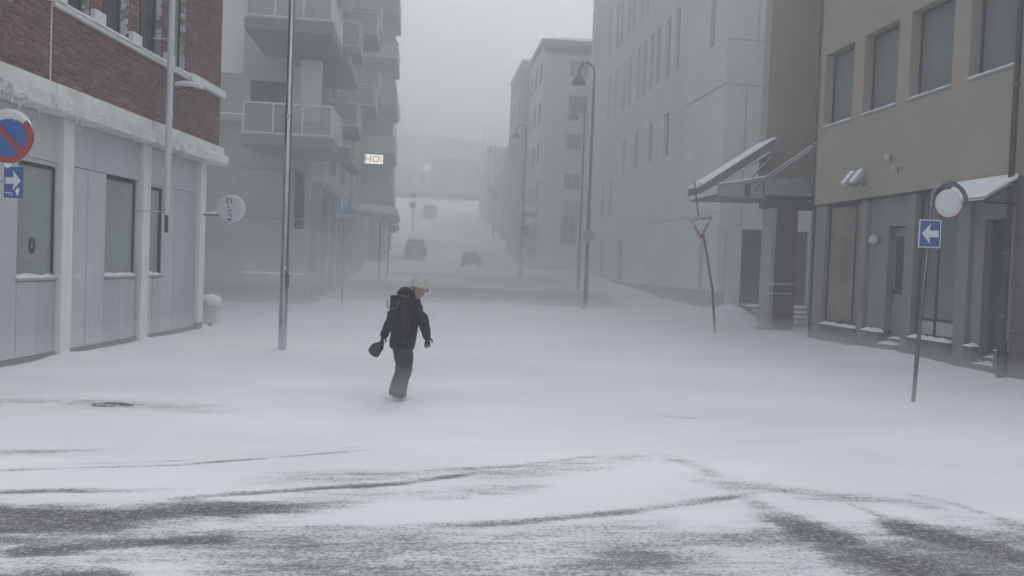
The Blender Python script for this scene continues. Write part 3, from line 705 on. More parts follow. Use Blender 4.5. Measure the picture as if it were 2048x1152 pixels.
# ------------------------------------------------------------------ tall steel mast
ms = thing('lamp_mast', 'tall shiny steel mast with sleeve joint standing in the snow by the brick building', 'mast', (-2.68, 16.40, 0))
MB().tube([(0, 0, -.3), (0, 0, 1.62)], .080, 24).build('lower_pole', 'steel', ms, smooth=True)
MB().tube([(0, 0, 1.6), (-.01, 0, 4.68)], .073, 24).build('pole', 'steel', ms, smooth=True)
MB().tube([(-.01, 0, 4.6), (.0, 0, 11)], .063, 24).build('upper_pole', 'steel', ms, smooth=True)
MB().lathe([(.064, .06), (.082, .0), (.082, -.06), (.074, -.08)], 24, (-.01, 0, 4.68)).build('joint_collar', 'steel', ms, smooth=True)
MB().lathe([(.074, .05), (.086, .0), (.086, -.04), (.081, -.05)], 24, (0, 0, 1.62)).build('joint_collar', 'steel', ms, smooth=True)
MB().box((.06, -.10, 1.25), (.10, -.02, 1.50)).build('service_hatch', 'steel_dull', ms, bevel=.01)
MB().tube([(0, 0, 10.9), (.3, 0, 11.3), (1.2, 0, 11.4)], .05, 12).build('mast_arm', 'steel', ms, smooth=True)

# ================================================================== RIGHT: brown building
bb = thing('brown_building', 'tan rendered building with four square upper windows and grey-green ground-floor shopfront', 'building', (11.25, 18.0, 0))
def R(u): return u-18.0
rw = [(20.22, 21.72), (18.22, 19.72), (16.20, 17.74), (14.22, 15.66), (11.9, 13.4), (9.9, 11.4)]
holes = [(R(a), R(b), 6.10, 8.13) for a, b in rw]
up = MB(); wall_with_holes(up, WR, R(9.0), R(22.0), 3.91, 15, holes, -0.45, 0); up.build('wall', 'brown', bb)
wb(MB(), WR, R(9.0), R(22.0), -0.5, 15, -8, -0.45).build('core_wall', 'frame', bb)
wb(MB(), WR, R(22.0), R(25.2), -0.5, 15, -8, -1.9).build('link_wall', 'brown', bb)
MB().box((11.12, 25.2, 4.75), (20, 25.7, 15)).build('rear_wall', mat('tan_render_lit_face', (0.37, 0.33, 0.29), 0.9, 0.07, 0.7, 0.25, 90, streak=0.05), bb, world=True)  # same tan render, colour raised to paint the brighter light on this face
MB().box((13.9, 25.7, -.5), (20, 27.4, 15)).build('rear_wing', 'brown', bb, world=True)
MB().box((11.2, 25.25, 4.6), (13.2, 25.65, 4.748)).build('soffit', 'frame_light', bb, world=True)
for a, b in rw:
    window(bb, WR, R(a), R(b), 6.10, 8.13, -0.24, 'glass_blue', 'frame', 0.06, sill=0.27, cap=0.035)
    snow_cap(bb, WR, R(a)+.05, R(b)-.05, 6.16, -0.24, -0.17, 0.03)
wb(MB(), WR, R(9.0), R(22.0), 3.86, 3.908, -0.4, -0.02).build('soffit_strip', 'frame', bb)
# ground floor: recessed bays between pilasters
def gpanel(a, b, z0, z1, n0, n1, m='greygreen', nm='cladding_panel', bev=.006): return wb(MB(), WR, R(a), R(b), z0, z1, n0, n1).build(nm, m, bb, bevel=bev)
for a, b in ((21.40, 21.98), (19.32, 19.58), (17.30, 17.62), (15.42, 15.80)): gpanel(a, b, 0.0, 3.86, -0.4, -0.04, nm='pilaster', bev=.015)
gpanel(18.50, 19.32, 0.58, 3.86, -0.4, -0.16); gpanel(17.62, 18.50, 3.14, 3.86, -0.4, -0.16); gpanel(17.62, 17.84, 0.42, 3.14, -0.4, -0.16)
gpanel(15.10, 15.42, 0.45, 3.86, -0.4, -0.14); gpanel(14.16, 14.50, 0.38, 3.86, -0.4, -0.14); gpanel(14.5, 15.1, 3.14, 3.86, -0.4, -0.14)
window(bb, WR, R(19.60), R(21.38), 0.60, 3.84, -0.14, 'curtain', 'frame', .06, mull=(R(20.0),))
window(bb, WR, R(15.82), R(17.28), 0.58, 3.84, -0.18, 'glass_blue', 'frame', .06, mull=(R(16.62),), trans=(0.98,))
# whitish lower board behind that window
wb(MB(), WR, R(15.9), R(17.2), 0.64, 0.96, -0.215, -0.205).build('low_board', 'frame_light', bb)
# doors
for a, b, z0, mt in ((17.86, 18.48, 0.42, 'greygreen'), (14.50, 15.08, 0.35, 'dark')):
    d = wb(MB(), WR, R(a), R(b), z0, 3.12, -0.38, -0.32).build('door', mt, bb, bevel=.01)
    wb(MB(), WR, R(a)+.08, R(b)-.08, 1.5 if mt == 'greygreen' else .6, 2.9, -0.325, -0.312).build('pane', 'glass_dark', d)
    wb(MB(), WR, R(b)-.09, R(b)-.05, 1.35, 1.65, -0.32, -0.27).build('handle', 'steel', d, bevel=.006)
    wb(MB(), WR, R(a)-.05, R(b)+.05, -0.1, z0-.14, -0.4, 0.0).build('door_step', 'stone', bb, bevel=.015)
    wb(MB(), WR, R(a)-.02, R(b)+.02, z0-.139, z0, -0.4, -0.2).build('door_step', 'stone', bb, bevel=.015)
    snow_cap(bb, WR, R(a)-.03, R(b)+.03, z0-.14, -0.2, 0.0, 0.05); snow_cap(bb, WR, R(a), R(b), z0, -0.3, -0.21, 0.04)
# plinth stones
for a, b in ((19.6, 21.4), (18.5, 19.3), (15.8, 17.3), (15.1, 15.4), (14.16, 14.48)):
    k = max(1, round((b-a)/0.6))
    for i in range(k):
        wb(MB(), WR, R(a+(b-a)*i/k)+.004, R(a+(b-a)*(i+1)/k)-.004, -0.3, 0.54, -0.4, 0.02+random.uniform(-.004, .004)).build('plinth_stone', 'stone', bb, bevel=.012)
    snow_cap(bb, WR, R(a), R(b), 0.54, -0.16, 0.02, 0.06)
for a, b in ((21.36, 22.02), (19.3, 19.6), (17.28, 17.64), (15.40, 15.82)):
    wb(MB(), WR, R(a), R(b), -0.3, 0.30, -0.38, 0.03).build('pilaster_foot', 'stone', bb, bevel=.02)
# dark neighbouring bay towards the camera
wb(MB(), WR, R(9.0), R(14.02), -0.3, 3.86, -0.4, 0.06).build('dark_bay', 'brown_dark', bb)
for zz in (.9, 1.8, 2.7): wb(MB(), WR, R(9.0), R(14.02), zz, zz+.03, 0.05, 0.075).build('cladding_joint', 'frame', bb)
# side passage column and beam
MB().box((11.18, 24.6, 0), (12.05, 25.2, 4.02)).build('corner_column', 'brown_dark', bb, world=True, bevel=.02)
MB().box((11.12, 24.54, -.3), (11.3, 25.26, 4.0)).build('column_edge', 'frame_light', bb, world=True, bevel=.015)
MB().box((11.0, 24.50, 4.02), (13.1, 25.3, 4.27)).build('passage_beam', 'brown_dark', bb, world=True, bevel=.02)
for zz in (1.25, 1.56): MB().box((11.10, 24.52, zz), (11.95, 24.60, zz+.035)).build('column_strap', 'rail', bb, world=True)
MB().box((11.0, 24.45, -.3), (12.1, 25.3, .12)).build('column_foot', 'stone', bb, world=True, bevel=.03)
# gas-pipe riser in the passage corner
MB().tube([(11.32, 22.1, .0), (11.32, 22.1, 3.2), (11.36, 22.2, 3.7), (11.5, 22.5, 4.1)], .045, 12).build('riser_pipe', 'dark', bb, world=True, smooth=True)
# ------- things on it
dpb = thing('downpipe', 'thin dark downpipe in the inner corner of the tan building above the canopy', 'downpipe', (11.20, 22.12, 4.65))
MB().tube([(0, 0, 0), (.0, 0, 10)], .05, 12).build('pipe', 'steel_dull', dpb, smooth=True)
for zz in (.4, 2.2, 4.2): MB().lathe([(.055, 0), (.062, .01), (.062, .04), (.055, .05)], 12, (0, 0, zz)).build('pipe_clamp', 'dark', dpb, smooth=True)
MB().tube([(.05, .0, .02), (.02, 0, -.5)], .02, 8).build('pipe_outlet', 'dark', dpb)
dpc = thing('downpipe', 'dark drainpipe beside the shop door at the edge of the tan building', 'downpipe', (11.10, 14.08, 0))
MB().tube([(0, 0, 0.0), (0, 0, 12)], .055, 12).build('pipe', 'dark', dpc, smooth=True)
MB().tube([(0, .0, -.1), (0, 0, .75)], .085, 12).build('pipe_shoe', 'dark', dpc, smooth=True)
for zz in (1.2, 2.4, 3.7, 5.6): MB().lathe([(.06, 0), (.07, .01), (.07, .05), (.06, .06)], 12, (0, 0, zz)).build('pipe_clamp', 'steel_dull', dpc, smooth=True)
wl = thing('wall_lamp', 'small white globe lamp on the grey panel beside the narrow door', 'lamp', (11.41, 18.89, 2.82))
prof = [(.13*math.sin(a), -.13*math.cos(a)) for a in [i*math.pi/10 for i in range(1, 10)]]
MB().lathe(prof, 18, (-.15, 0, 0)).build('globe', 'lens', wl, smooth=True)
MB().box((-.06, -.05, -.06), (0.0, .05, .06)).build('mount', 'dark', wl)
fl = thing('floodlight', 'pair-mounted floodlight nearer the passage, snow on its back, above the shopfront', 'floodlight', (11.25, 19.76, 4.25))
def flood(fl):
    MB().hexa([(-.42, -.11, .05), (-.36, -.11, -.02), (-.36, .11, -.02), (-.42, .11, .05), (-.16, -.11, .36), (-.09, -.11, .28), (-.09, .11, .28), (-.16, .11, .36)]).build('lamp_body', 'lens', fl, bevel=.015)
    MB().tube([(0, 0, .02), (-.24, 0, .02), (-.25, 0, .16)], .016, 8).build('lamp_arm', 'steel_dull', fl)
    MB().hexa([(-.42, -.10, .08), (-.40, -.10, .06), (-.40, .10, .06), (-.42, .10, .08), (-.17, -.10, .40), (-.14, -.10, .37), (-.14, .10, .37), (-.17, .10, .40)]).build('snow_cap', 'snow', fl, bevel=.015)
flood(fl)
fl2 = thing('floodlight', 'second floodlight of the pair, the one nearer the camera, above the shopfront', 'floodlight', (11.25, 19.36, 4.25)); flood(fl2)
c1 = thing('security_camera', 'small white dome camera high on the tan wall, snow on top', 'camera', (11.25, 18.31, 4.78))
MB().lathe([(.02, -.09), (.06, -.07), (.075, 0), (.07, .06), (.04, .1)], 14, (-.1, 0, 0)).build('dome', 'lens', c1, smooth=True)
MB().box((-.1, -.03, -.0), (0, .03, .05)).build('mount', 'steel_dull', c1)
c2 = thing('security_camera', 'small white bullet camera just below the dome camera on the tan wall', 'camera', (11.25, 17.85, 4.50))
MB().tube([(-.02, 0, .02), (-.1, -.02, .02), (-.26, -.08, -.03)], [.02, .045, .045], 12).build('camera_body', 'lens', c2, smooth=True)
MB().tube([(-.1, -.02, -.03), (-.1, -.02, -.14)], .012, 6).build('mount', 'steel_dull', c2)

# entrance canopy projecting from the passage towards the street
cn = thing('entrance_canopy', 'glass entrance canopy with snow on its sloping edge over the side passage', 'canopy', (11.2, 24.8, 0))
MB().box((9.25, 24.35, 4.28), (10.78, 24.5, 4.62)).build('fascia', 'frame_light', cn, world=True, bevel=.01)
MB().hexa([(10.78, 24.35, 4.38), (13.0, 24.35, 4.52), (13.0, 24.5, 4.52), (10.78, 24.5, 4.38), (10.78, 24.35, 4.92), (13.0, 24.35, 5.0), (13.0, 24.5, 5.0), (10.78, 24.5, 4.92)]).build('fascia', 'frame_light', cn, world=True, bevel=.01)
MB().hexa([(9.25, 24.37, 4.62), (10.78, 24.37, 4.62), (10.78, 24.49, 4.62), (9.25, 24.49, 4.62), (9.25, 24.37, 4.66), (10.78, 24.37, 4.92), (10.78, 24.49, 4.92), (9.25, 24.49, 4.66)]).build('fascia_top', 'frame_light', cn, world=True)
MB().hexa([(9.3, 24.5, 4.30), (13, 24.5, 4.40), (13, 27.2, 4.40), (9.3, 27.2, 4.30), (9.3, 24.5, 4.36), (13, 24.5, 4.46), (13, 27.2, 4.46), (9.3, 27.2, 4.36)]).build('ceiling_board', 'slab', cn, world=True)
# emblem on the fascia: two dark arcs and a bar
em = MB()
em.box((10.10, 24.335, 4.31), (10.28, 24.349, 4.70))
for k in range(7):
    a0, a1 = rad(95+k*12), rad(95+(k+1)*12); cx, cz = 10.62, 4.44
    em.hexa([(cx+r*math.cos(a)*.7, yy, cz+r*math.sin(a)) for yy in (24.335, 24.349) for r, a in ((.22, a0), (.27, a0), (.27, a1), (.22, a1))])
em.box((10.70, 24.335, 4.36), (10.735, 24.349, 4.82))
em.build('fascia_emblem', 'brown_dark', cn, world=True)
# sloping glass roof: rafters and panes, snow on the eave beam
def sl(x): return 4.58+(x-8.72)*(6.22-4.58)/(11.12-8.72)
for yy in (24.55, 25.1, 25.65):
    MB().hexa([(8.72, yy, sl(8.72)-.26), (11.12, yy, sl(11.12)-.46), (11.12, yy+.07, sl(11.12)-.46), (8.72, yy+.07, sl(8.72)-.26), (8.72, yy, sl(8.72)), (11.12, yy, sl(11.12)), (11.12, yy+.07, sl(11.12)), (8.72, yy+.07, sl(8.72))]).build('rafter', 'slab', cn, world=True)
for y0, y1 in ((24.64, 25.08), (25.19, 25.63)):
    MB().hexa([(8.75, y0, sl(8.75)-.05), (11.1, y0, sl(11.1)-.05), (11.1, y1, sl(11.1)-.05), (8.75, y1, sl(8.75)-.05), (8.75, y0, sl(8.75)-.02), (11.1, y0, sl(11.1)-.02), (11.1, y1, sl(11.1)-.02), (8.75, y1, sl(8.75)-.02)]).build('roof_pane', 'aptdark', cn, world=True)
vs = []; kk = 24
for i in range(kk+1):
    x = 8.74+(11.14-8.74)*i/kk; h = .085*(1-.5*i/kk)*random.uniform(.8, 1.15)
    vs += [(x, 24.50, sl(x)), (x, 25.8, sl(x)), (x, 25.7, sl(x)+h), (x, 24.56, sl(x)+h)]
cpm = MB(); cpm.add(vs, [(i*4+j, i*4+(j+1) % 4, (i+1)*4+(j+1) % 4, (i+1)*4+j) for i in range(kk) for j in range(4)]+[(3, 2, 1, 0), tuple(kk*4+j for j in range(4))]); cpm.build('snow_cap', 'snow', cn, world=True, smooth=True)
MB().tube([(9.3, 24.4, 4.66), (10.9, 24.4, 5.75)], .03, 8).build('brace', 'pipe_white', cn, world=True)
MB().tube([(10.3, 24.42, 4.85), (11.15, 24.6, 5.75)], .03, 8).build('brace', 'steel', cn, world=True)
MB().tube([(10.78, 24.4, 4.95), (11.22, 22.0, 5.72)], .022, 8).build('tie_rod', 'pipe_white', cn, world=True)
MB().tube([(10.9, 24.4, 4.92), (11.22, 22.0, 5.64)], .014, 8).build('tie_rod', 'rail', cn, world=True)
MB().tube([(9.26, 24.36, 4.68), (10.0, 24.36, 4.80), (10.78, 24.36, 4.97)], .03, 8).build('snow_edge', 'snow', cn, world=True, smooth=True)
MB().lathe([(.03, -.1), (.09, -.06), (.1, .03), (.05, .1), (.01, .12)], 12, (8.63, 24.55, 4.62)).build('corner_knob', 'snow', cn, world=True, smooth=True)
# door awning at the right edge
aw = thing('door_awning', 'small snow-laden glass awning over the shop door beside the dark drainpipe', 'awning', (11.25, 14.9, 3.4))
MB().hexa([(10.55, 14.05, 3.42), (10.55, 15.35, 3.42), (11.2, 15.75, 3.80), (11.2, 14.05, 3.80), (10.55, 14.05, 3.46), (10.55, 15.35, 3.46), (11.2, 15.75, 3.84), (11.2, 14.05, 3.84)]).build('roof_pane', 'snowglass', aw, world=True)
fr = MB(); fr.tube([(10.55, 14.05, 3.41), (10.55, 15.35, 3.41)], .022, 8); fr.tube([(10.55, 14.05, 3.41), (11.2, 14.05, 3.80)], .022, 8); fr.tube([(10.55, 15.35, 3.41), (11.2, 15.75, 3.80)], .02, 8); fr.tube([(10.56, 14.05, 3.38), (11.2, 14.05, 3.38)], .02, 8); fr.tube([(10.56, 15.35, 3.38), (11.2, 15.70, 3.38)], .02, 8)
fr.build('awning_frame', 'dark', aw, world=True)
MB().hexa([(10.52, 14.0, 3.47), (10.52, 15.4, 3.47), (11.2, 15.8, 3.86), (11.2, 14.0, 3.86), (10.54, 14.02, 3.53), (10.54, 15.36, 3.53), (11.2, 15.76, 3.97), (11.2, 14.02, 3.97)]).build('snow_cap', 'snow', aw, world=True, bevel=.03)

# sign on hooped post, right foreground
hp = thing('arrow_sign_post', 'leaning steel post with hooped top, snow-caked round sign and blue left-arrow plate', 'road sign', (7.55, 11.39, 0))
MB().tube([(0, 0, -.3), (.05, 0, 1.2), (.115, 0, 2.5), (.125, 0, 2.9)], .03, 16).build('post', 'steel_dark', hp, smooth=True)
hoop = [(.125, 0, 2.88)]+[(.415-.29*math.cos(t), 0, 3.06+.29*math.sin(t)) for t in [i*math.pi/16 for i in range(0, 17)]]
MB().tube(hoop, .032, 14).build('hoop', 'steel_dark', hp, smooth=True)
MB().disc((.42, -.0, 3.03), .215, (-YAW*.6, -1, 0), .025, 40).build('sign_backing', 'red', hp, bevel=.004)
dm = MB()
for i in range(1): pass
vs = []; rn, kn = 6, 36
cxx, czz = .41, 3.045; ndr = Vector((-YAW*.6, -1, 0)).normalized(); aa = Z.cross(ndr).normalized()
for i in range(rn+1):
    for k in range(kn):
        a = 2*math.pi*k/kn; r = .213*i/rn; vs.append(Vector((cxx, 0, czz))+ndr*(.014+.05*math.sqrt(max(0, 1-(i/rn)**2))+random.uniform(-.002, .002))+aa*(r*math.cos(a))+Z*(r*math.sin(a)))
dm.add(vs, [(i*kn+k, i*kn+(k+1) % kn, (i+1)*kn+(k+1) % kn, (i+1)*kn+k) for i in range(rn) for k in range(kn)]); dm.build('snow_cap', 'sign_snow', hp, smooth=True)
axr = Vector((math.cos(-YAW), math.sin(-YAW), 0)); ndd = Vector((axr.y, -axr.x, 0))
pcr = Vector((.10, 0, 2.565))-Vector((0, .05, 0))
plate(pcr, axr, ndd, .335, .425, .010).build('arrow_plate', 'white', hp, bevel=.003)
plate(pcr+ndd*.010, axr, ndd, .30, .39, .004).build('plate_face', 'blue2', hp)
arrow(pcr+ndd*.002, axr, ndd, .25, -1).build('white_arrow', 'white', hp)
hp.rotation_euler = (0, 0, 0)

# yield sign
ys_ = thing('yield_sign', 'leaning triangular yield sign plastered with snow on a bent post before the canopy', 'road sign', (9.07, 23.57, 0))
MB().tube([(0, 0, -.3), (-.17, 0, 1.33), (-.43, 0, 2.54), (-.53, 0, 2.95), (-.62, 0, 3.2)], .036, 12).build('post', 'steel_dull', ys_, smooth=True)
MB().tube([(-.70, .02, 3.55), (-.80, .02, 4.1), (-.88, .02, 4.6)], .025, 10).build('upper_post', 'steel_dull', ys_, smooth=True)
def tri(s, th, y): 
    pts = [(-.37*s, .27*s), (.37*s, .33*s), (.0, -.36*s)]
    return pts
def triprism(mb, P, y0, y1, cx=-.64, cz=3.22, shear=.0):
    n = len(P); return mb.prism([(cx+p[0], cz+p[1]) for p in P], 'y', y0, y1)
outer = [(-.37, .23), (.37, .36), (.02, -.38)]; inner = [(p[0]*.68+.003, p[1]*.68+.02) for p in outer]
bord = MB()
for i in range(3):
    j = (i+1) % 3; q = [outer[i], outer[j], inner[j], inner[i]]
    bord.prism([(-.64+p[0], 3.22+p[1]) for p in q], 'y', -.055, -.04)
bord.build('red_border', mat('faded_snowy_red', (0.33, 0.19, 0.19), .6, .3, 8, .1, 30, snow=.6, snow_scale=14), ys_)
triprism(MB(), outer, -.04, -.03).build('sign_face', 'sign_snow', ys_)

# ================================================================== white building
wbd = thing('white_building', 'large pale rendered building with rows of narrow slit windows', 'building', (12.25, 32.0, 0))
def U(y): return y-32.0
LV = dict(
 A=[(58.3, .6), (57.0, .6), (53.4, .6), (51.4, .6), (50.2, .6), (48.5, .6), (47.3, .6), (45.5, .6), (44.3, .6)],
 B=[(53.1, .6), (51.2, .6), (49.0, .6), (47.7, .6), (45.8, .65), (44.5, .65), (43.1, .65), (41.9, .65), (40.2, .7), (38.7, .7)],
 C=[(48.5, .75), (45.7, .75), (42.8, .75), (39.9, .8)], D=[(53.8, .6), (51.5, .7)], E=[(53.3, .8), (48.4, .9), (34.0, .5)], F=[(33.8, .55)])
ZR = dict(A=(16.2, 19.4), B=(11.75, 14.8), C=(7.72, 9.88), D=(5.4, 7.8), E=(1.15, 3.6), F=(11.65, 14.8))
holes = []
for k, l in LV.items():
    for y, w_ in l: holes.append((U(y-w_/2), U(y+w_/2), *ZR[k]))
wallm = MB(); wall_with_holes(wallm, WR, 0.0, 27.5, 1.08, 26, holes, -0.35, 0); wallm.build('side_wall', 'pale', wbd)
wb(MB(), WR, 0.4, 27.5, -1, 26, -8, -0.35).build('core_wall', 'frame', wbd)
for h in holes: window(wbd, WR, h[0], h[1], h[2], h[3], -0.16, 'glass_dark', 'frame_light', .05)
wb(MB(), WR, 0.0, 27.5, -1, 1.05, -0.35, 0.03).build('foundation', 'found', wbd)
wb(MB(), WR, 0.0, 27.5, 1.05, 1.08, -0.35, 0.05).build('base_flashing', 'pale_line', wbd)
wb(MB(), WR, 0.0, 15.0, 4.35, 4.375, -0.0, 0.02).build('wall_joint', 'pale_line', wbd); wb(MB(), WR, 0.0, 5.5, 9.66, 9.70, -0.0, 0.025).build('wall_joint', 'pale_line', wbd)
# front face with panel joints and the two dark doors
fh = [(13.25-12.25, 14.55-12.25, 0.62, 3.72), (15.35-12.25, 16.2-12.25, 0.62, 3.72)]
fm_ = MB(); wall_with_holes(fm_, WF, 0.35, 9.0, -1, 26, fh, -0.35, 0.0); fm_.build('front_wall', 'pale', wbd)
for zz in (9.64, 11.48): wb(MB(), WF, 0.0, 9.0, zz, zz+.035, 0, 0.02).build('wall_joint', 'pale_line', wbd)
wb(MB(), WF, 0.92, 0.95, 3.8, 9.64, 0, 0.02).build('wall_joint', 'pale_line', wbd)
wb(MB(), WF, 0.28, 0.31, 0.8, 3.7, 0, 0.02).build('wall_joint', 'pale_line', wbd)
wb(MB(), WF, 1.3, 1.33, 11.5, 20, 0, 0.02).build('wall_joint', 'pale_line', wbd)
for a, b, c_, d_ in fh:
    dd = wb(MB(), WF, a, b, c_, d_, -0.3, -0.2).build('door', 'dark', wbd)
    wb(MB(), WF, a+.12, b-.12, c_+.9, d_-.3, -0.2, -0.185).build('pane', 'glass_dark', dd)
# steps with snow up to the doors
for i in range(4):
    s_ = MB().box((13.1, 27.6+i*.9, -.2), (18, 32.0 if i == 3 else 27.6+(i+1)*.9+.3, .14*(i+1))).build('step', 'stone', wbd, world=True, bevel=.02)
    MB().hexa([(13.08, 27.62+i*.9, .14*(i+1)), (18, 27.62+i*.9, .14*(i+1)), (18, 28.5+i*.9, .14*(i+1)), (13.08, 28.5+i*.9, .14*(i+1)), (13.1, 27.72+i*.9, .14*(i+1)+.09), (18, 27.72+i*.9, .14*(i+1)+.09), (18, 28.45+i*.9, .14*(i+1)+.05), (13.1, 28.45+i*.9, .14*(i+1)+.05)]).build('snow_cap', 'snow', wbd, world=True, bevel=.03)
hr = thing('handrail', 'pale metal handrail on the snowy steps beside the dark door', 'handrail', (13.15, 29.0, 0.2))
MB().tube([(0, -1.2, -.2), (0, -1.2, .85), (0, -1.1, .95), (0, 2.0, 1.35), (0, 2.1, 1.3), (0, 2.1, .3)], .035, 10).build('rail', 'dark', hr, smooth=True)
MB().tube([(-.02, -1.2, .98), (.03, -.3, 1.12), (.05, .8, 1.2)], .05, 8).build('snow_cap', 'snow', hr, smooth=True)
sb = MB(); vs = []; n1, n2 = 14, 26      # drift leaning on the corner of the white building
for i in range(n1+1):
    for k in range(n2+1):
        xx = 11.6+1.7*i/n1; yy = 28.6+4.4*k/n2; a, b = (i/n1-.62)/.5, (k/n2-.6)/.45
        hgt = .40*math.exp(-(a*a+b*b)*1.6)*(.85+.3*vnoise(np.array(xx*2.0), np.array(yy*2.0), 3)); vs.append((xx, yy, gz(xx, yy)-.06+hgt))
sb.add(vs, [(i*(n2+1)+k, i*(n2+1)+k+1, (i+1)*(n2+1)+k+1, (i+1)*(n2+1)+k) for i in range(n1) for k in range(n2)])
o = sb.build('snowdrift', 'snow', None, smooth=True); tag(o, kind='structure')

# ================================================================== street lamps (hooked heads)
def lamp_tree(x, y, label, disc=False):
    z = gz(x, y)-.1
    r = thing('street_lamp', label, 'street lamp', (x, y, z), -YAW, group='tall hook-necked street lamps')
    MB().tube([(0, 0, -.2), (0, 0, 1.4)], .10, 16).build('pole_foot', 'lamp_grey', r, smooth=True)
    hook = [(0, 0, 1.4), (0, 0, 6), (0, 0, 10.2)]+[(-.33+.33*math.cos(t), 0, 10.35+.40*math.sin(t)) for t in [i*math.pi/10 for i in range(0, 11)]]+[(-.66, 0, 10.15)]
    MB().tube(hook, [.075, .068, .055]+[.045]*12, 12).build('pole', 'lamp_grey', r, smooth=True)
    MB().lathe([(.03, .30), (.05, .24), (.10, .20), (.20, .10), (.27, -.04), (.30, -.16), (.28, -.18)], 20, (-.66, 0, 9.98)).build('lamp_shade', 'lamp_grey', r, smooth=True)
    MB().lathe([(.25, -.19), (.2, -.21), (.02, -.22)], 16, (-.66, 0, 9.98)).build('lamp_glass', 'lens', r, smooth=True)
    if disc:
        MB().disc((0.02, -.11, 3.28), .255, (0, 1, 0), .03, 30).build('round_plate', 'aptmid', r)
        MB().lathe([(.105, 0), (.11, .02), (.11, .08), (.105, .1)], 14, (0, 0, 1.7)).build('pole_band', 'lens', r)
    return r
lamp_tree(7.22, 34.3, 'hook-necked street lamp with a round plate on its pole, by the white building', True)
lamp_tree(9.02, 45.0, 'hook-necked street lamp just behind the one with the round plate')
lamp_tree(7.07, 56.0, 'hook-necked street lamp in front of the far pale corner block')
lamp_tree(-4.2+1.3, 78.0, 'faint hook-necked street lamp up the hill on the left kerb')
lamp_tree(8.2, 92.0, 'faint hook-necked street lamp far up the hill on the right kerb')

# ================================================================== LEFT: apartment blocks
ap = thing('apartment_building', 'dark grey apartment block with glass corner balconies behind the steel mast', 'building', (-4.4, 32.0, 0))
def A(x): return x+4.4
fhole = [(A(-4.75), A(-4.42), 7.2, 9.2)]
MB().box((-22, 32.0, -.5), (-4.4, 49.5, 8.83)).build('lower_wall', 'aptdark', ap, world=True)
MB().box((-7.0, 32.01, 8.83), (-4.41, 49.5, 30)).build('tower_wall', 'aptmid', ap, world=True)
MB().box((-22, 32.9, 8.83), (-7.0, 49.4, 30)).build('pale_upper_wall', 'pale', ap, world=True)
snow_cap(ap, WF, A(-12), A(-7.0), 8.83, -0.9, 0.05, 0.08)
MB().box((-9.2, 31.2, 6.9), (-6.6, 32.0, 7.12)).build('side_ledge', 'aptdark', ap, world=True)
snow_cap(ap, WF, A(-9.2), A(-6.62), 7.12, 0.05, 0.8, 0.09)
MB().box((-6.85, 31.7, -.4), (-4.5, 31.98, 1.18)).build('front_plinth', 'aptdark', ap, world=True)
snow_cap(ap, WF, A(-6.85), A(-4.5), 1.18, 0.02, 0.3, 0.06)
for zz in (3.3, 5.2): MB().box((-7.0, 31.95, zz), (-4.5, 31.99, zz+.04)).build('cladding_joint', 'slab', ap, world=True)
# pale curtain window between the balconies and other front windows
window(ap, WF, A(-5.25), A(-4.45), 7.0, 9.3, 0.04, 'aptpale', 'aptmid', .06, mull=(A(-4.72),))
window(ap, WF, A(-6.7), A(-5.4), 6.3, 8.6, 0.03, 'glass_dark', 'frame', .06, mull=(A(-6.0),))
window(ap, WF, A(-6.6), A(-4.7), 10.4, 12.6, 0.03, 'glass', 'aptpale', .06, mull=(A(-5.7),))
window(ap, WF, A(-5.0), A(-4.5), 2.9, 5.3, 0.03, 'aptpale', 'aptmid', .05)
MB().hexa([(-4.72, 31.5, 7.1), (-4.0, 31.5, 7.0), (-4.0, 31.6, 7.0), (-4.72, 31.6, 7.1), (-4.78, 31.5, 9.4), (-3.95, 31.5, 9.4), (-3.95, 31.6, 9.4), (-4.78, 31.6, 9.4)]).build('balcony_screen', 'pale', ap, world=True, bevel=.02)
def balcony(parent, x0, x1, y0, y1, z0, h=1.1, glass='balglass', slab='slab', st=.35, posts=3, front=True, side=True):
    b = MB().box((x0, y0, z0-st), (x1, y1, z0)).build('balcony_slab', slab, parent, world=True, bevel=.015)
    rl = MB()
    rl.tube([(x0, y0+.03, z0+h), (x1-.03, y0+.03, z0+h), (x1-.03, y1, z0+h)], .035, 8); rl.tube([(x0, y0+.03, z0+.08), (x1-.03, y0+.03, z0+.08), (x1-.03, y1, z0+.08)], .03, 8)
    for i in range(posts+1):
        x = x0+.05+(x1-x0-.1)*i/posts; rl.box((x-.025, y0+.01, z0), (x+.025, y0+.06, z0+h))
    for i in range(1, 3):
        y = y0+(y1-y0)*i/3; rl.box((x1-.06, y-.025, z0), (x1-.01, y+.025, z0+h))
    rl.build('railing', 'rail', b, world=True)
    for i in range(posts):
        xa, xb = x0+.05+(x1-x0-.1)*i/posts+.04, x0+.05+(x1-x0-.1)*(i+1)/posts-.04
        MB().box((xa, y0+.03, z0+.14), (xb, y0+.045, z0+h-.06)).build('railing_glass', glass, b, world=True)
    MB().box((x1-.04, y0+.1, z0+.14), (x1-.025, y1-.05, z0+h-.06)).build('railing_glass', glass, b, world=True)
    mb = MB().box((x0+.1, y0+.1, z0), (x1-.1, y0+.7, z0+.14)); mb.build('snow_cap', 'snow', b, world=True, bevel=.04)
    return b
balcony(ap, -6.2, -3.15, 28.3, 32.0, 5.98)
balcony(ap, -6.2, -3.25, 28.3, 32.0, 9.95, st=.4)
MB().box((-3.24, 30.2, 5.60), (-2.75, 36.5, 5.97)).build('slab_extension', 'slab', ap, world=True, bevel=.02)
MB().box((-4.4, 32.0, 9.5), (-3.0, 37.0, 9.9)).build('slab_extension', 'slab', ap, world=True, bevel=.02)
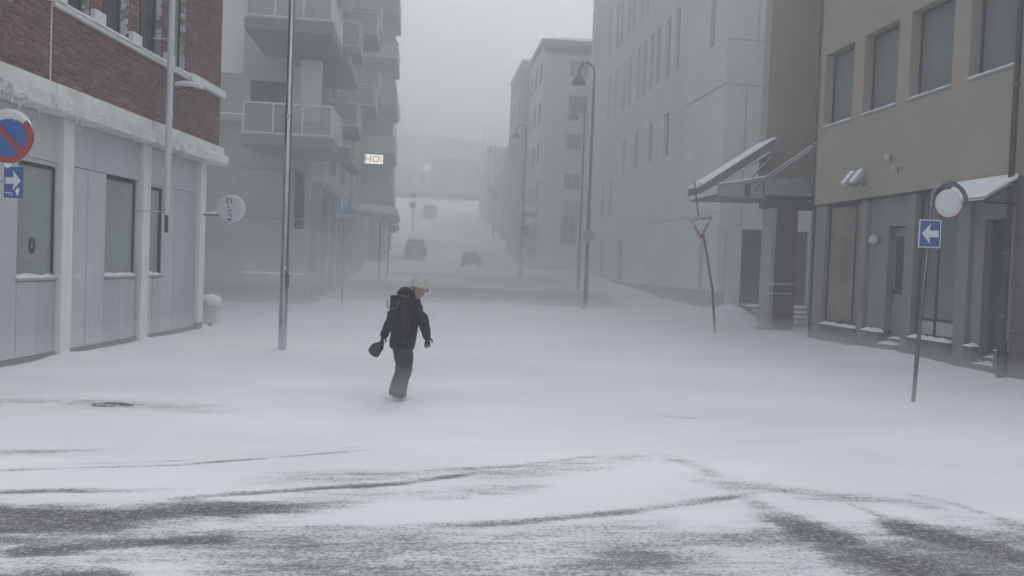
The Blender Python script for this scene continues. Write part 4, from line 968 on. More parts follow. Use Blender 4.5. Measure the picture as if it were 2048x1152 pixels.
# balconies along the street side
for (y0, y1, z0, xo) in ((36.5, 38.6, 7.75, -2.95), (36.5, 38.6, 11.3, -2.95), (36.5, 38.6, 14.9, -2.95), (41.2, 43.6, 9.6, -2.5), (41.2, 43.6, 13.2, -2.5), (41.2, 43.6, 16.8, -2.5), (46, 48.4, 11.3, -2.6), (46, 48.4, 14.9, -2.6), (46, 48.4, 18.4, -2.6)):
    balcony(ap, -4.38, xo, y0, y1, z0, glass='aptdark' if (z0*10) % 3 < 1.5 else 'balglass', st=.3, posts=1)
for y in (33.2, 35.0, 39.4, 40.6, 44.4, 45.4):
    for z in (5.9, 9.5, 13.1, 16.7): window(ap, WL, y-32-.55, y-32+.55, z, z+1.9, .03, 'aptpale' if random.random() < .4 else 'glass_dark', 'aptmid', .06)
# ground-floor pillars and shopfront
for y in (33.0, 36.2, 39.4, 42.6, 45.8, 49.0): MB().box((-4.4, y-.2, -.3), (-4.05, y+.2, 4.6)).build('shop_pillar', 'aptmid', ap, world=True, bevel=.02)
for y in (34.6, 37.8, 41.0, 44.2, 47.4): window(ap, WL, y-32-1.35, y-32+1.35, .9, 4.2, .03, 'glass_dark', 'frame', .08, mull=(y-32,))
MB().box((-4.4, 33, 4.62), (-3.7, 49.4, 4.9)).build('shop_cornice', 'aptmid', ap, world=True, bevel=.02)

a2 = thing('apartment_building', 'taller hazy apartment block farther up the street with stacked protruding balconies', 'building', (-4.2, 50, 0))
MB().box((-22, 50.0, -.5), (-4.2, 66, 34)).build('wall', 'aptmid', a2, world=True)
for i in range(9):
    z = 5.9+i*3.2
    b = MB().box((-4.2, 55, z-.3), (-1.95, 60, z)).build('balcony_slab', 'slab', a2, world=True)
    MB().box((-4.2, 55, z), (-1.95, 55.12, z+1.15)).build('balcony_front', 'aptpale' if i % 2 else 'aptmid', b, world=True)
    MB().box((-2.07, 55.13, z), (-1.95, 60, z+1.15)).build('balcony_front', 'aptpale', b, world=True)
    MB().box((-4.2, 57, z+1.16), (-2.2, 57.2, z+2.9)).build('balcony_screen', 'aptdark', b, world=True)
    window(a2, WL, 51.0-50, 52.6-50, z+.2, z+2.3, .03, 'glass_dark', 'aptpale', .08)
    window(a2, WL, 62.0-50, 64.0-50, z+.2, z+2.3, .03, 'glass_dark', 'aptpale', .08)
    window(a2, WF, -1.6, -.5, z+.2, z+2.3, .03, 'glass_dark', 'aptpale', .08)
a3 = thing('corner_building', 'faint lower block at the top left of the street, almost lost in the snow', 'building', (-4.3, 68, 1.6))
MB().box((-20, 68.0, -.5), (-3.0, 88, 17)).build('wall', 'aptmid', a3, world=True)
for y in (70, 73, 76, 79, 82, 85):
    for z in (6.2, 9.4, 12.6): window(a3, WL, y-68, y-68+1.3, z-1.6, z-1.6+1.7, 1.33, 'glass_dark', 'frame_light', .08)
MB().box((-3.3, 67.5, 17), (-2.6, 88.4, 17.4)).build('eave', 'aptdark', a3, world=True)
a4 = thing('terraced_house', 'pale house high on the left side of the climbing street', 'house', (-6, 95, 5))
MB().box((-16, 95, 4), (-3.6, 108, 15)).build('wall', 'aptpale', a4, world=True)
MB().prism([(95, 15), (101.5, 19.5), (108, 15)], 'x', -16, -3.6).build('roof', 'snow', a4, world=True)
for y in (97, 101, 105):
    for z in (2.4, 5.6): window(a4, WL, y-95-.6, y-95+.6, z, z+1.6, 2.43, 'glass_dark', 'frame', .08)

# lit hotel sign
hs_ = thing('lit_sign', 'small lit projecting sign with the letters HO on the apartment block wall', 'sign', (-3.25, 45.4, 7.22))
MB().box((0, -.06, 0), (1.0, .06, .5)).build('sign_box', 'hotel', hs_, bevel=.01)
fr = MB(); fr.box((-.03, -.05, -.05), (1.03, .05, -.003)); fr.box((-.03, -.05, .503), (1.03, .05, .55)); fr.box((-1.15, -.03, .2), (-.031, .03, .26)); fr.build('sign_frame', 'aptmid', hs_)
text_mesh('HO', .50, 'frame', hs_, (.42, -.072, .24), (rad(90), 0, 0), sx=1.12)
MB().box((.90, -.08, .06), (.93, -.062, .46)).build('sign_bar', 'frame', hs_)

# parking sign
pk = thing('parking_sign', 'blue parking sign with white P, on a thin pole by the apartment block', 'road sign', (-2.95, 31.0, 0), -YAW)
MB().tube([(.06, .03, -.2), (0, .03, 4.12)], .035, 10).build('pole', 'steel_dull', pk, smooth=True)
MB().box((-.30, -.012, 3.56), (.30, .0, 4.12)).build('plate', mat('hazed_parking_blue', (.13, .22, .38), .5, .1, 5, 0), pk, bevel=.004)  # plate blue paled to put the haze into its colour
text_mesh('P', .56, 'white', pk, (-.0, -.016, 3.87), (rad(90), 0, 0))
MB().box((-.29, -.012, 3.42), (.29, .0, 3.54)).build('lower_plate', 'white', pk)
ln = MB()
for i in range(6): ln.box((-.22+i*.075, -.016, 3.455), (-.17+i*.075, -.013, 3.505))
ln.build('plate_lines', 'steel_dull', pk)

# hooped sign pair up the street, left kerb
def hoop_sign(x, y, label, k=1.0):
    z = gz(x, y)-.1; r = thing('hooped_sign', label, 'road sign', (x, y, z), -YAW, group='round signs in hooped tubes on the left kerb')
    MB().tube([(.0, 0, -.1), (.0, 0, 2.95*k)]+[(.30-.30*math.cos(t), 0, 2.95*k+.34*math.sin(t)) for t in [i*math.pi/12 for i in range(1, 13)]]+[(.6, 0, 2.8*k)], .045, 10).build('post', 'lamp_grey', r, smooth=True)
    MB().disc((.30, -.02, 2.88*k), .25, (0, 1, 0), .04, 28).build('sign_disc', 'aptmid', r)
hoop_sign(-2.35, 47.0, 'arched post with a snow-crusted round sign under the left awning', 1.18)
hoop_sign(-2.0, 50.5, 'slightly farther arched post behind the first one under the left awning', 1.08)
# awning with snow at the left
aa_ = thing('shop_awning', 'snow-topped shop awning hanging over the left pavement up the street', 'awning', (-4.2, 52.5, 4.5))
MB().hexa([(-4.2, 51.5, 4.75), (-1.4, 51.5, 4.45), (-1.4, 54.5, 4.45), (-4.2, 54.5, 4.75), (-4.2, 51.5, 5.0), (-1.45, 51.5, 4.68), (-1.45, 54.5, 4.68), (-4.2, 54.5, 5.0)]).build('awning_body', 'aptdark', aa_, world=True)
MB().hexa([(-4.2, 51.45, 5.0), (-1.4, 51.45, 4.68), (-1.4, 54.5, 4.68), (-4.2, 54.5, 5.0), (-3.9, 51.6, 5.42), (-1.6, 51.6, 5.30), (-1.6, 54.3, 5.30), (-3.9, 54.3, 5.42)]).build('snow_cap', 'snow', aa_, world=True, bevel=.1)
MB().box((-3.0, 51.6, 3.8), (-2.92, 51.68, 4.6)).build('hanger', 'rail', aa_, world=True)

# ================================================================== far right blocks
bc = thing('corner_building', 'pale five-storey block with snowy eaves at the far corner behind the street lamps', 'building', (9.35, 64, 1.0))
MB().box((9.35, 64, -.5), (24, 72.6, 19.6)).build('wall', 'pale', bc, world=True)
MB().box((9.345, 64.2, 2.4), (9.352, 64.21, 19)).build('corner_strip', 'aptdark', bc, world=True)
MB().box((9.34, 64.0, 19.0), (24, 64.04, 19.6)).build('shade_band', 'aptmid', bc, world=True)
MB().box((9.0, 63.4, 19.6), (24.2, 73, 19.95)).build('eave', 'aptmid', bc, world=True, bevel=.05)
MB().hexa([(8.98, 63.38, 19.95), (24.2, 63.38, 19.95), (24.2, 73, 19.95), (8.98, 73, 19.95), (11.0, 66, 20.9), (24.2, 66, 20.9), (24.2, 71, 20.9), (11.0, 71, 20.9)]).build('snow_cap', 'snow', bc, world=True, bevel=.1)
MB().box((9.3, 63.9, -.5), (24, 64.0, 1.9)).build('plinth', 'aptdark', bc, world=True)
def C(x): return x-9.35
for a, b, z0, z1 in ((11.45, 13.0, 14.2, 15.7), (11.35, 12.65, 11.3, 12.65), (11.3, 12.7, 8.1, 9.45), (11.45, 13.0, 17.2, 18.6), (11.2, 12.5, 3.7, 6.0), (14.2, 15.6, 14.2, 15.7), (14.2, 15.6, 11.3, 12.65), (14.2, 15.6, 8.1, 9.4)):
    window(bc, WF, C(a), C(b), z0-1.0, z1-1.0, .04, 'glass_dark', 'aptmid', .08, mull=(C((a+b)/2),))
MB().box((11.2, 63.2, 6.9), (13.2, 64, 7.2)).build('balcony_slab', 'aptpale', bc, world=True)
MB().box((11.3, 63.2, 14.0), (13.2, 64, 14.2)).build('balcony_slab', 'aptpale', bc, world=True)
for zz in (2.6, 6, 9.3, 12.6, 15.8):
    for yy in (65.4, 68.2, 71.0): window(bc, WR, yy-64-.7, yy-64+.7, zz, zz+1.7, .03, 'glass_dark' if yy < 70 else 'aptpale', 'aptmid', .08)
MB().box((8.75, 64.5, -.5), (9.35, 72.5, 5.0)).build('shopfront', 'aptdark', bc, world=True)
MB().box((8.2, 64.3, 6.0), (9.34, 67.2, 6.25)).build('awning', 'aptdark', bc, world=True)
MB().box((8.2, 64.3, 6.25), (9.34, 67.2, 6.75)).build('snow_cap', 'snow', bc, world=True, bevel=.08)
MB().box((8.1, 64.8, 4.2), (8.7, 65.0, 5.2)).build('hanging_board', 'dark', bc, world=True)
bd = thing('corner_building', 'stepped grey block adjoining the far pale corner block, its roof a storey lower', 'building', (8.75, 73, 2))
MB().box((8.75, 73.02, -.5), (22, 83, 20.4)).build('wall', 'aptmid', bd, world=True)
MB().box((8.6, 72.9, 20.4), (22, 83, 20.7)).build('snow_cap', 'snow', bd, world=True, bevel=.05)
for zz in (4, 7.2, 10.4, 13.6, 16.6):
    for yy in (75, 78, 81): window(bd, WR, yy-73-.7, yy-73+.7, zz, zz+1.7, .03, 'glass_dark', 'aptpale', .08)
be = thing('chimney_building', 'narrow grey block with a tall dark shaft between pale strips up the right side', 'building', (9.0, 90, 4))
MB().box((9.0, 90, 0), (20, 103, 13.0)).build('wall', 'aptmid', be, world=True)
MB().box((9.4, 90.0-.6, 0), (10.6, 90, 16.0)).build('shaft', 'aptdark', be, world=True)
MB().box((10.62, 90.0-.3, 10), (11.2, 90, 15.5)).build('pale_strip', 'aptpale', be, world=True)
MB().box((9.02, 90.0-.3, 10), (9.38, 90, 15.2)).build('pale_strip', 'aptpale', be, world=True)
for zz in (3, 6.2, 9.4):
    for yy in (92, 96, 100): window(be, WR, yy-90-.8, yy-90+.8, zz, zz+1.7, .03, 'glass_dark', 'aptpale', .08)
bf = thing('terraced_house', 'faint row house high on the right side of the climbing street', 'house', (8.6, 106, 7))
MB().box((8.6, 106, 4), (20, 122, 17.5)).build('wall', 'aptpale', bf, world=True)
MB().prism([(106, 17.5), (114, 21.5), (122, 17.5)], 'x', 8.4, 20).build('roof', 'snow', bf, world=True)
for zz in (2.5, 5.8):
    for yy in (108, 112, 116, 120): window(bf, WR, yy-106-.6, yy-106+.6, zz, zz+1.6, .03, 'glass_dark', 'frame', .08)
# low awning bars / fences on that side
for i, (yy, xx) in enumerate(((84, 7.2), (96, 7.6))):
    k = thing('hanging_shop_sign', ('nearer', 'farther')[i]+' thin shop sign sticking out over the right pavement uphill', 'sign', (xx, yy, gz(xx, yy)+5.5))
    MB().box((0, -.1, 0), (1.5, .1, .12)).build('sign_arm', 'aptdark', k); MB().box((0, -.08, -.7), (.7, .08, -.01)).build('sign_board', 'aptdark', k)

# top of the street: houses and scrubby hillside
hl = MB(); vs = []; xs_ = np.linspace(-100, 120, 45); ys2 = np.linspace(152, 410, 40)
for y in ys2:
    for x in xs_:
        b = float(np.interp(y, PY, PZ)); vs.append((x, y, b+1.2+3.0*float(fbm(np.array(x*.05), np.array(y*.05), 7))*(1 if y > 156 else 0)))
n = len(xs_); hl.add(vs, [(j*n+i, j*n+i+1, (j+1)*n+i+1, (j+1)*n+i) for j in range(len(ys2)-1) for i in range(n-1)])
o = hl.build('hill', 'scrub', None, smooth=True); tag(o, kind='structure')
for i, (x, y, w_, h_, lb) in enumerate(((-3, 158, 9, 6, 'hazy pale house at the top of the street with a glowing panel for a distant lamp'), (6.5, 168, 10, 7, 'hazy grey house at the top of the street, right of the pale one'), (-14, 182, 12, 8, 'barely visible house on the hillside above the street, on the left'), (16, 176, 12, 7, 'barely visible house on the hillside above the street, on the right'))):
    z = float(np.interp(y, PY, PZ))
    h = thing('hillside_house', lb, 'house', (x, y, z+1))
    MB().box((-w_/2, 0, -2), (w_/2, 8, h_)).build('wall', 'aptmid' if i else 'aptpale', h)
    MB().prism([(-w_/2-.4, h_), (0, h_+3), (w_/2+.4, h_)], 'y', -.4, 8.4).build('roof', 'snow', h)
    for wx in (-.3, 0.05, .33): window(h, WF, wx*w_-.6, wx*w_+.6, 2.0, 3.6, .04, 'glass_dark', 'frame', .1)
    if i == 0: MB().box((3.1, -.14, 4.4), (4.3, -.02, 5.7)).build('far_lamp_glow', 'lit', h)  # distant lamp glow, built as a flat glowing panel on the house front

def bare_tree(x, y, hgt, label, seed):
    rnd = random.Random(seed); z = float(np.interp(y, PY, PZ))+1
    r = thing('bare_tree', label, 'tree', (x, y, z), group='bare trees on the hillside')
    MB().tube([(0, 0, -.5), (.1, 0, hgt*.5), (.0, .1, hgt*.75)], [.28, .18, .08], 7).build('trunk', 'wood', r)
    br = MB()
    for k in range(26):
        a = rnd.uniform(0, 6.28); h0 = rnd.uniform(.3, .75)*hgt; L_ = rnd.uniform(.2, .4)*hgt
        p0 = Vector((0, 0, h0)); p1 = p0+Vector((math.cos(a)*L_*.5, math.sin(a)*L_*.5, L_*.5)); p2 = p1+Vector((math.cos(a)*L_*.3, math.sin(a)*L_*.3, L_*.45))
        br.tube([p0, p1, p2], [.08, .05, .02], 5)
        for q in range(4):
            b_ = a+rnd.uniform(-1.2, 1.2); br.tube([p1, p1+Vector((math.cos(b_), math.sin(b_), 1.0))*L_*.3], [.03, .012], 4)
    br.build('crown', 'wood', r)
for i, (x, y, h) in enumerate(((-9, 150, 9), (-1, 164, 8), (3.5, 158, 7), (11, 152, 9), (9, 172, 10), (-18, 172, 10), (24, 165, 10))):
    bare_tree(x, y, h, ('bare tree at the top of the street, leftmost beside the pale house', 'bare tree between the pale and grey hillside houses', 'small bare tree in the middle at the head of the street', 'bare tree at the head of the street above the right row house', 'tall bare tree behind the grey hillside house', 'bare tree high on the left of the hillside', 'bare tree high on the right of the hillside')[i], i)

# ================================================================== vehicles
def car(x, y, rz, m, label, sc=1.0):
    z = gz(x, y); r = thing('parked_car', label, 'car', (x, y, z), rz, group='cars on the climbing street'); r.scale = (sc, sc, sc)
    prof = [(-2.1, .35), (-2.15, .75), (-2.0, .95), (-1.65, 1.02), (-1.2, 1.45), (.5, 1.48), (1.15, 1.0), (2.0, .85), (2.15, .6), (2.1, .3)]
    vs = []; n = len(prof)
    for s_, ins in ((-1, 0), (1, 0)):
        for (yy, zz) in prof: vs.append((s_*(.88-max(0, zz-.95)*.35), yy, zz))
    b = MB(); b.add(vs, [tuple(range(n)), tuple(range(2*n-1, n-1, -1))]+[(i, (i+1) % n, n+(i+1) % n, n+i) for i in range(n)]); b.build('body', m, r, bevel=.05)
    MB().hexa([(-.70, -1.66, 1.05), (.70, -1.66, 1.05), (.66, -1.60, 1.06), (-.66, -1.60, 1.06), (-.62, -1.27, 1.40), (.62, -1.27, 1.40), (.6, -1.2, 1.41), (-.6, -1.2, 1.41)]).build('rear_window', 'glass_dark', r)
    for s_ in (-1, 1):
        MB().hexa([(s_*.855, -1.35, 1.0), (s_*.87, -1.35, 1.0), (s_*.87, .9, 1.0), (s_*.855, .9, 1.0), (s_*.73, -1.1, 1.38), (s_*.745, -1.1, 1.38), (s_*.745, .4, 1.38), (s_*.73, .4, 1.38)]).build('side_window', 'glass_dark', r)
        MB().box((s_*.62, -2.17, .68), (s_*.84, -2.08, .88)).build('tail_lamp', 'red', r)
        for yy in (-1.3, 1.35):
            w_ = MB().disc((s_*.80, yy, .33), .33, (1, 0, 0), .2, 20).build('wheel', 'rubber', r)
            MB().disc((s_*.905, yy, .33), .19, (1, 0, 0), .02, 16).build('rim', 'steel_dull', w_)
    MB().box((-.28, -2.17, .5), (.28, -2.14, .62)).build('number_plate', 'white', r)
    MB().hexa([(-.72, -1.2, 1.46), (.72, -1.2, 1.46), (.72, .5, 1.48), (-.72, .5, 1.48), (-.6, -1.05, 1.58), (.6, -1.05, 1.58), (.6, .35, 1.58), (-.6, .35, 1.58)]).build('snow_cap', 'snow', r, bevel=.04)
car(-.48, 74.5, rad(2), 'car_grey', 'grey snow-dusted car, the larger of the two grey ones up the street', 1.05)
car(1.1, 111.5, rad(0), 'car_grey', 'smaller, fainter grey car near the top of the street', 1.05)
car(4.1, 64.5, rad(-6), 'car_red', 'rust-red car half lost in blowing snow at the foot of the hill', .82)
sg = thing('road_sign', 'small dark road sign on a thin pole beside the upper grey car', 'road sign', (-1.0, 92, gz(-1.0, 92)))
MB().tube([(0, 0, 0), (0, 0, 4.4)], .04, 8).build('pole', 'dark', sg); MB().box((-.4, -.03, 2.9), (.3, .0, 3.6)).build('plate', 'dark', sg); MB().box((-.25, -.03, 4.1), (.25, .0, 4.6)).build('plate', 'dark', sg)

# ================================================================== the walker
PX, PYY = -0.27, 10.71
pz = gz(PX, PYY)
pe = thing('person', 'person in dark hooded jacket, grey trousers and pale beanie walking away through the snow', 'person', (PX, PYY, pz-.03), -YAW)
def skin_obj(name, joints, edges, m, parent, root, sub=2):
    names = list(joints); me = bpy.data.meshes.new(name)
    me.from_pydata([joints[k][0] for k in names], [(names.index(a), names.index(b)) for a, b in edges], [])
    me.materials.append(M[m]); o = bpy.data.objects.new(name, me); link(o, parent)
    o.modifiers.new('skin', 'SKIN')
    if not me.skin_vertices: me.skin_vertices.new(name='skin')
    for i, k in enumerate(names):
        sv = me.skin_vertices[0].data[i]; r = joints[k][1]; sv.radius = r if isinstance(r, tuple) else (r, r); sv.use_root = (k == root)
    o.modifiers['skin'].use_smooth_shade = True
    ss = o.modifiers.new('sub', 'SUBSURF'); ss.levels = sub; ss.render_levels = sub
    # read the finished surface back into a plain mesh
    dg = bpy.context.evaluated_depsgraph_get(); ev = bpy.data.meshes.new_from_object(o.evaluated_get(dg)); o.modifiers.clear(); o.data = ev
    for p in ev.polygons: p.use_smooth = True
    return o
def wrinkle(o, amp, sc):
    tx = bpy.data.textures.new('folds', 'CLOUDS'); tx.noise_scale = sc; d = o.modifiers.new('folds', 'DISPLACE'); d.texture = tx; d.strength = amp; d.mid_level = .5; d.texture_coords = 'LOCAL'
# joints: x right, y away from the camera, z up
J = dict(
 pelvis=((.075, 0, .86), (.10, .08)), waist=((.10, .0, 1.0), (.125, .095)), chest=((.14, .03, 1.16), (.11, .09)), neck0=((.185, .06, 1.33), (.07, .07)), neck=((.215, .09, 1.40), (.055, .055)),
 head0=((.25, .12, 1.49), (.085, .09)), head=((.262, .12, 1.57), (.095, .10)), crown=((.265, .115, 1.63), (.06, .065)), nose=((.352, .175, 1.50), (.014, .014)),
 chin=((.31, .155, 1.43), (.035, .035)),
 shR=((.275, -.085, 1.215), (.045, .045)), elR=((.385, -.13, 1.02), (.048, .048)), haR=((.415, -.09, .84), (.032, .032)),
 shL=((.01, .13, 1.215), (.045, .045)), elL=((-.14, .12, 1.03), (.048, .048)), haL=((-.205, .07, .83), (.032, .032)),
 hipR=((.125, -.06, .78), (.075, .075)), knR=((.135, .02, .47), (.062, .062)), anR=((.065, -.10, .11), (.042, .042)), toR=((.12, -.02, .05), (.04, .035)),
 hipL=((.02, .07, .78), (.075, .075)), knL=((.06, .16, .46), (.062, .062)), anL=((-.02, .10, .12), (.042, .042)), toL=((.06, .19, .05), (.04, .035)))
E_ = [('pelvis', 'waist'), ('waist', 'chest'), ('chest', 'neck0'), ('neck0', 'neck'), ('neck', 'head0'), ('head0', 'head'), ('head', 'crown'), ('head0', 'chin'), ('head', 'nose'),
 ('chest', 'shR'), ('shR', 'elR'), ('elR', 'haR'), ('chest', 'shL'), ('shL', 'elL'), ('elL', 'haL'), ('pelvis', 'hipR'), ('hipR', 'knR'), ('knR', 'anR'), ('anR', 'toR'), ('pelvis', 'hipL'), ('hipL', 'knL'), ('knL', 'anL'), ('anL', 'toL')]
skin_obj('body', J, E_, 'skin', pe, 'pelvis')
def grow(k, g, dz=0):
    p, r = J[k]; return (p, (r[0]+g, r[1]+g)) if dz == 0 else ((p[0], p[1], p[2]+dz), (r[0]+g, r[1]+g))
rings = [(.715, .072, .0, .150, .120), (.722, .072, .0, .172, .145), (.80, .076, 0, .178, .150), (.90, .085, 0, .180, .152), (1.0, .098, .0, .182, .152), (1.10, .115, .01, .190, .152), (1.19, .135, .02, .196, .148), (1.26, .148, .03, .180, .135), (1.315, .165, .045, .145, .112), (1.355, .185, .06, .105, .09), (1.39, .198, .07, .08, .078)]
sdv, bkv = Vector((.77, -.64, 0)), Vector((-.64, -.77, 0)); jm = MB(); nn_ = 36; vs = []
for (z, cx, cy_, rx, ry) in rings:
    for k in range(nn_):
        a_ = 2*math.pi*k/nn_; ca, sa = math.cos(a_), math.sin(a_)
        ca = math.copysign(abs(ca)**.85, ca); sa = math.copysign(abs(sa)**.85, sa)
        fold = 1+.022*math.sin(a_*5+z*21)+.018*math.sin(a_*9-z*33)
        vs.append(Vector((cx, cy_, z+(.012*math.sin(a_*3) if z < .73 else 0)))+sdv*(rx*ca*fold)+bkv*(ry*sa*fold))
jm.add(vs, [(i*nn_+k, i*nn_+(k+1) % nn_, (i+1)*nn_+(k+1) % nn_, (i+1)*nn_+k) for i in range(len(rings)-1) for k in range(nn_)]+[tuple(range(nn_-1, -1, -1)), tuple((len(rings)-1)*nn_+k for k in range(nn_))])
jk = jm.build('jacket', 'black', pe, smooth=True); ss_ = jk.modifiers.new('sub', 'SUBSURF'); ss_.levels = ss_.render_levels = 1; wrinkle(jk, .02, .07)
for K_ in 'RL':
    S_ = {'R': dict(a=((.20, -.03, 1.22), (.09, .09)), b=((.285, -.09, 1.235), (.092, .09)), c=((.345, -.115, 1.13), (.080, .078)), d=((.382, -.125, 1.02), (.072, .072)), e=((.402, -.11, .92), (.060, .060)), f=((.413, -.096, .845), (.054, .054))),
          'L': dict(a=((.07, .09, 1.22), (.09, .09)), b=((.0, .14, 1.235), (.092, .09)), c=((-.075, .135, 1.13), (.080, .078)), d=((-.135, .12, 1.02), (.074, .074)), e=((-.172, .095, .92), (.062, .062)), f=((-.20, .072, .83), (.054, .054)))}[K_]
    sl_ = skin_obj('sleeve', S_, [('a', 'b'), ('b', 'c'), ('c', 'd'), ('d', 'e'), ('e', 'f')], 'black', jk, 'b', 3); wrinkle(sl_, .022, .05)
hdm = MB(); hdm.lathe([(.02, -.115), (.07, -.105), (.105, -.07), (.122, -.01), (.118, .04), (.095, .085), (.055, .11), (.01, .118)], 24)
hd = hdm.build('hood', 'black', pe, smooth=True); hd.location = (.105, -.005, 1.415); hd.rotation_euler = (rad(10), rad(28), rad(-20)); hd.scale = (1.05, .95, .98); wrinkle(hd, .05, .07)
def lj(K_):
    hp_, kn, an = J['hip'+K_][0], J['kn'+K_][0], J['an'+K_][0]
    mid_ = lambda t, p, q: tuple(p[i]*(1-t)+q[i]*t for i in range(3))
    return {'h'+K_: (hp_, (.100, .100)), 'm'+K_: (mid_(.5, hp_, kn), (.102, .10)), 'k'+K_: (kn, (.092, .09)), 'c'+K_: (mid_(.5, kn, an), (.080, .080)), 'e'+K_: ((an[0]+.005, an[1], .14), (.098, .095)), 'f'+K_: ((an[0]+.01, an[1]+.01, .065), (.10, .098))}
TJ = {'p': ((.075, 0, .82), (.11, .095))}; TJ.update(lj('R')); TJ.update(lj('L'))
tr = skin_obj('trousers', TJ, [('p', 'hR'), ('p', 'hL')]+[(a_+K_, b2+K_) for K_ in 'RL' for a_, b2 in (('h', 'm'), ('m', 'k'), ('k', 'c'), ('c', 'e'), ('e', 'f'))], 'trouser', pe, 'p', 3); wrinkle(tr, .03, .07)
for K_ in ('R', 'L'):
    an, to = J['an'+K_][0], J['to'+K_][0]
    skin_obj('boot', dict(a=((an[0], an[1], .15), (.06, .06)), b=((an[0], an[1], .06), (.062, .055)), c=(((an[0]+to[0])/2+.01, (an[1]+to[1])/2+.01, .05), (.055, .045)), d=((to[0]+.03, to[1]+.03, .045), (.048, .04))), [('a', 'b'), ('b', 'c'), ('c', 'd')], 'boot', pe, 'b')
bt = MB(); vs = []; hc = Vector((.262, .118, 1.575))          # knitted beanie
prof = [(.104, -.055), (.110, -.045), (.112, .0), (.104, .045), (.080, .090), (.045, .115), (.005, .122)]
bt.lathe(prof, 24); be_ = bt.build('beanie', 'beanie', pe, smooth=True); be_.location = hc; be_.rotation_euler = (rad(-12), rad(10), 0)
MB().lathe([(.108, -.065), (.114, -.06), (.115, -.025), (.110, -.02)], 24).build('beanie_cuff', 'beanie', be_, smooth=True)
gl = MB(); gl.tube([(.285, .045, 1.515), (.335, .085, 1.515), (.358, .13, 1.51)], .009, 6); gl.disc((.362, .125, 1.505), .028, (1, .5, 0), .012, 12); gl.build('glasses', 'dark', pe)
def glove(side, wrist, dirv, bend):
    w0 = Vector(wrist); d = Vector(dirv).normalized(); sd_ = d.cross(Vector((0, 1, 0) if side else (.3, 1, 0))).normalized(); nrm = d.cross(sd_).normalized()
    j = {'w': (tuple(w0), (.030, .026)), 'p': (tuple(w0+d*.055), (.042, .022)), 'q': (tuple(w0+d*.085), (.040, .020))}; e = [('w', 'p'), ('p', 'q')]
    for i, L_ in enumerate((.060, .072, .066, .050)):
        o_ = (i-1.5)*.021; a = w0+d*.095+sd_*o_; b_ = a+(d+nrm*bend*.6)*L_*.55; c_ = b_+(d*.6+nrm*bend)*L_*.5
        j['f%d' % i] = (tuple(a), (.011, .011)); j['g%d' % i] = (tuple(b_), (.0105, .0105)); j['h%d' % i] = (tuple(c_), (.009, .009)); e += [('q', 'f%d' % i), ('f%d' % i, 'g%d' % i), ('g%d' % i, 'h%d' % i)]
    a = w0+d*.03+sd_*.035; b_ = a+(d*.7+sd_*.7)*.04; c_ = b_+(d+nrm*bend*.5)*.03
    j['t0'] = (tuple(a), (.013, .013)); j['t1'] = (tuple(b_), (.0125, .0125)); j['t2'] = (tuple(c_), (.010, .010)); e += [('p', 't0'), ('t0', 't1'), ('t1', 't2')]
    return skin_obj('glove', j, e, 'pack', pe, 'w', 1)
glove(1, (.412, -.094, .905), (.04, .12, -1), .6)
glove(0, (-.20, .072, .875), (-.15, -.05, -1), .9)

# backpack
bp_ = thing('backpack', 'black square-topped backpack with grey straps on the back of the walker', 'backpack', tuple(pe.location+Vector((0, 0, 1.16))), -YAW)
bk_dir = Vector((-.64, -.77, 0)); side = Vector((.77, -.64, 0))
ctr = Vector((.045, -.135, .0))
def bpbox(c, w_, d_, h0, h1, taper=.9): return MB().hexa([c+side*(sx*w_/2*t_)+bk_dir*(sy*d_/2*t_)+Vector((0, 0, zz)) for zz, t_ in ((h0, 1), (h1, taper)) for sx, sy in ((-1, -1), (1, -1), (1, 1), (-1, 1))])
bpbox(ctr, .29, .17, -.22, .24).build('pack_body', 'pack', bp_, bevel=.035)
bpbox(ctr+bk_dir*.115, .22, .06, -.19, .06).build('front_pocket', 'pack', bp_, bevel=.02)
bpbox(ctr, .27, .17, .235, .27, .8).build('top_lid', 'pack', bp_, bevel=.012)
sp2 = MB(); a = ctr+bk_dir*.09
sp2.tube([a-side*.14+Z*.10, a+bk_dir*.01+Z*.09, a+side*.05+Z*.12, a+side*.08+Z*.22], .008, 6); sp2.tube([a-side*.14+Z*-.14, a+bk_dir*.055-Z*.14, a+side*.13-Z*.13], .006, 6); sp2.tube([a-side*.14+Z*.10, a-side*.145+Z*.2], .007, 6)
sp2.build('compression_strap', 'webbing', bp_)
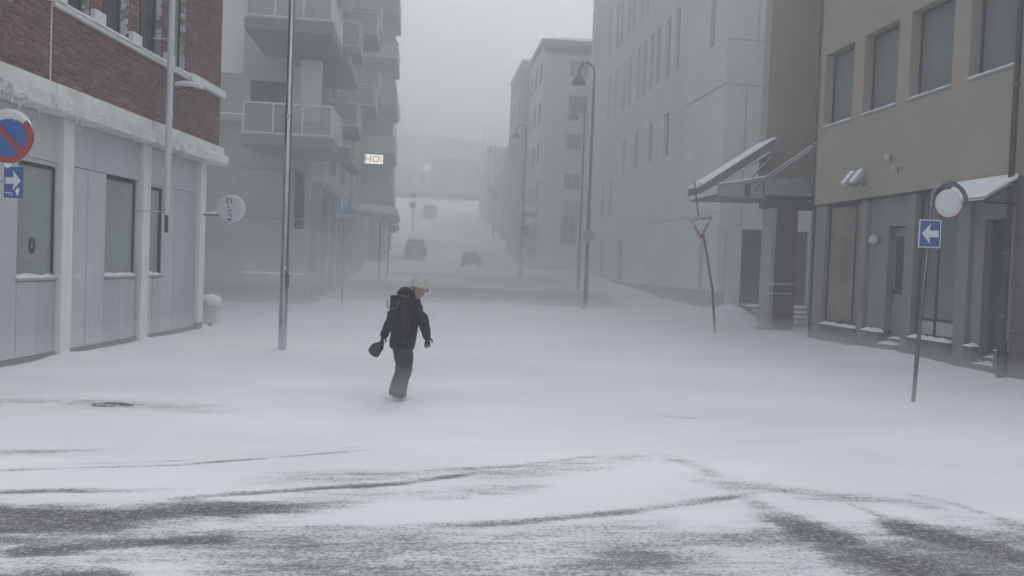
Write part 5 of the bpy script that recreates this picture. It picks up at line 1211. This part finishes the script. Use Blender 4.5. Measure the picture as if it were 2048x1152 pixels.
for s in (-1, 1):
    q = ctr-bk_dir*.08+side*(s*.10)
    MB().tube([q+Z*.20, q-bk_dir*.10+Z*.225, q-bk_dir*.22+Z*.12, q-bk_dir*.2-Z*.1, q-Z*.18], .016, 8).build('shoulder_strap', 'pack', bp_, smooth=True)
MB().tube([ctr-bk_dir*.03-side*.04+Z*.27, ctr-bk_dir*.03+Z*.31, ctr-bk_dir*.03+side*.04+Z*.27], .008, 8).build('grab_loop', 'pack', bp_)
# bag in the left hand
bg_ = thing('hand_bag', 'small dark rounded bag swinging from the left hand of the walker', 'bag', tuple(pe.location+Vector((-.225, .03, .735))), -YAW)
mb = MB(); vs = []; n1, n2 = 10, 16
for i in range(n1+1):
    t = i/n1; r = .108*(.55+.45*math.sin(math.pi*min(1, t*.86+.10)))*(.62+.45*t) if i not in (n1,) else .02
    cpt = Vector((.03-.15*t, 0, .045-.175*t))
    axd = Vector((-.67, 0, -.74)); s1 = Vector((.74, 0, -.67)); s2 = Vector((0, 1, 0))
    for k in range(n2):
        a = 2*math.pi*k/n2; vs.append(cpt+s1*(r*math.cos(a))+s2*(r*.6*math.sin(a)))
mb.add(vs, [(i*n2+k, i*n2+(k+1) % n2, (i+1)*n2+(k+1) % n2, (i+1)*n2+k) for i in range(n1) for k in range(n2)]+[tuple(range(n2-1, -1, -1)), tuple(n1*n2+k for k in range(n2))])
o = mb.build('bag_body', 'bagcloth', bg_, smooth=True); wrinkle(o, .025, .05)
bg_.scale = (.9, .9, .9)
MB().tube([(.06, -.02, .03), (.045, 0, .10), (.055, .03, .03)], .010, 8).build('handle', 'pack', bg_, smooth=True)

# snow thrown up round the boots
o = None
sp3 = MB()
for k in range(130):
    a = random.uniform(0, 6.28); r = abs(random.gauss(0, .12)); x, y = PX+.03+r*math.cos(a), PYY+r*math.sin(a)*.7
    s = random.uniform(.004, .014); zz = pz+abs(random.gauss(0, .035))
    sp3.lathe([(s*.5, -s), (s, 0), (s*.5, s)], 6, (x, y, zz))
o = sp3.build('kicked_up_snow', 'snow', None, smooth=True); tag(o, kind='stuff')
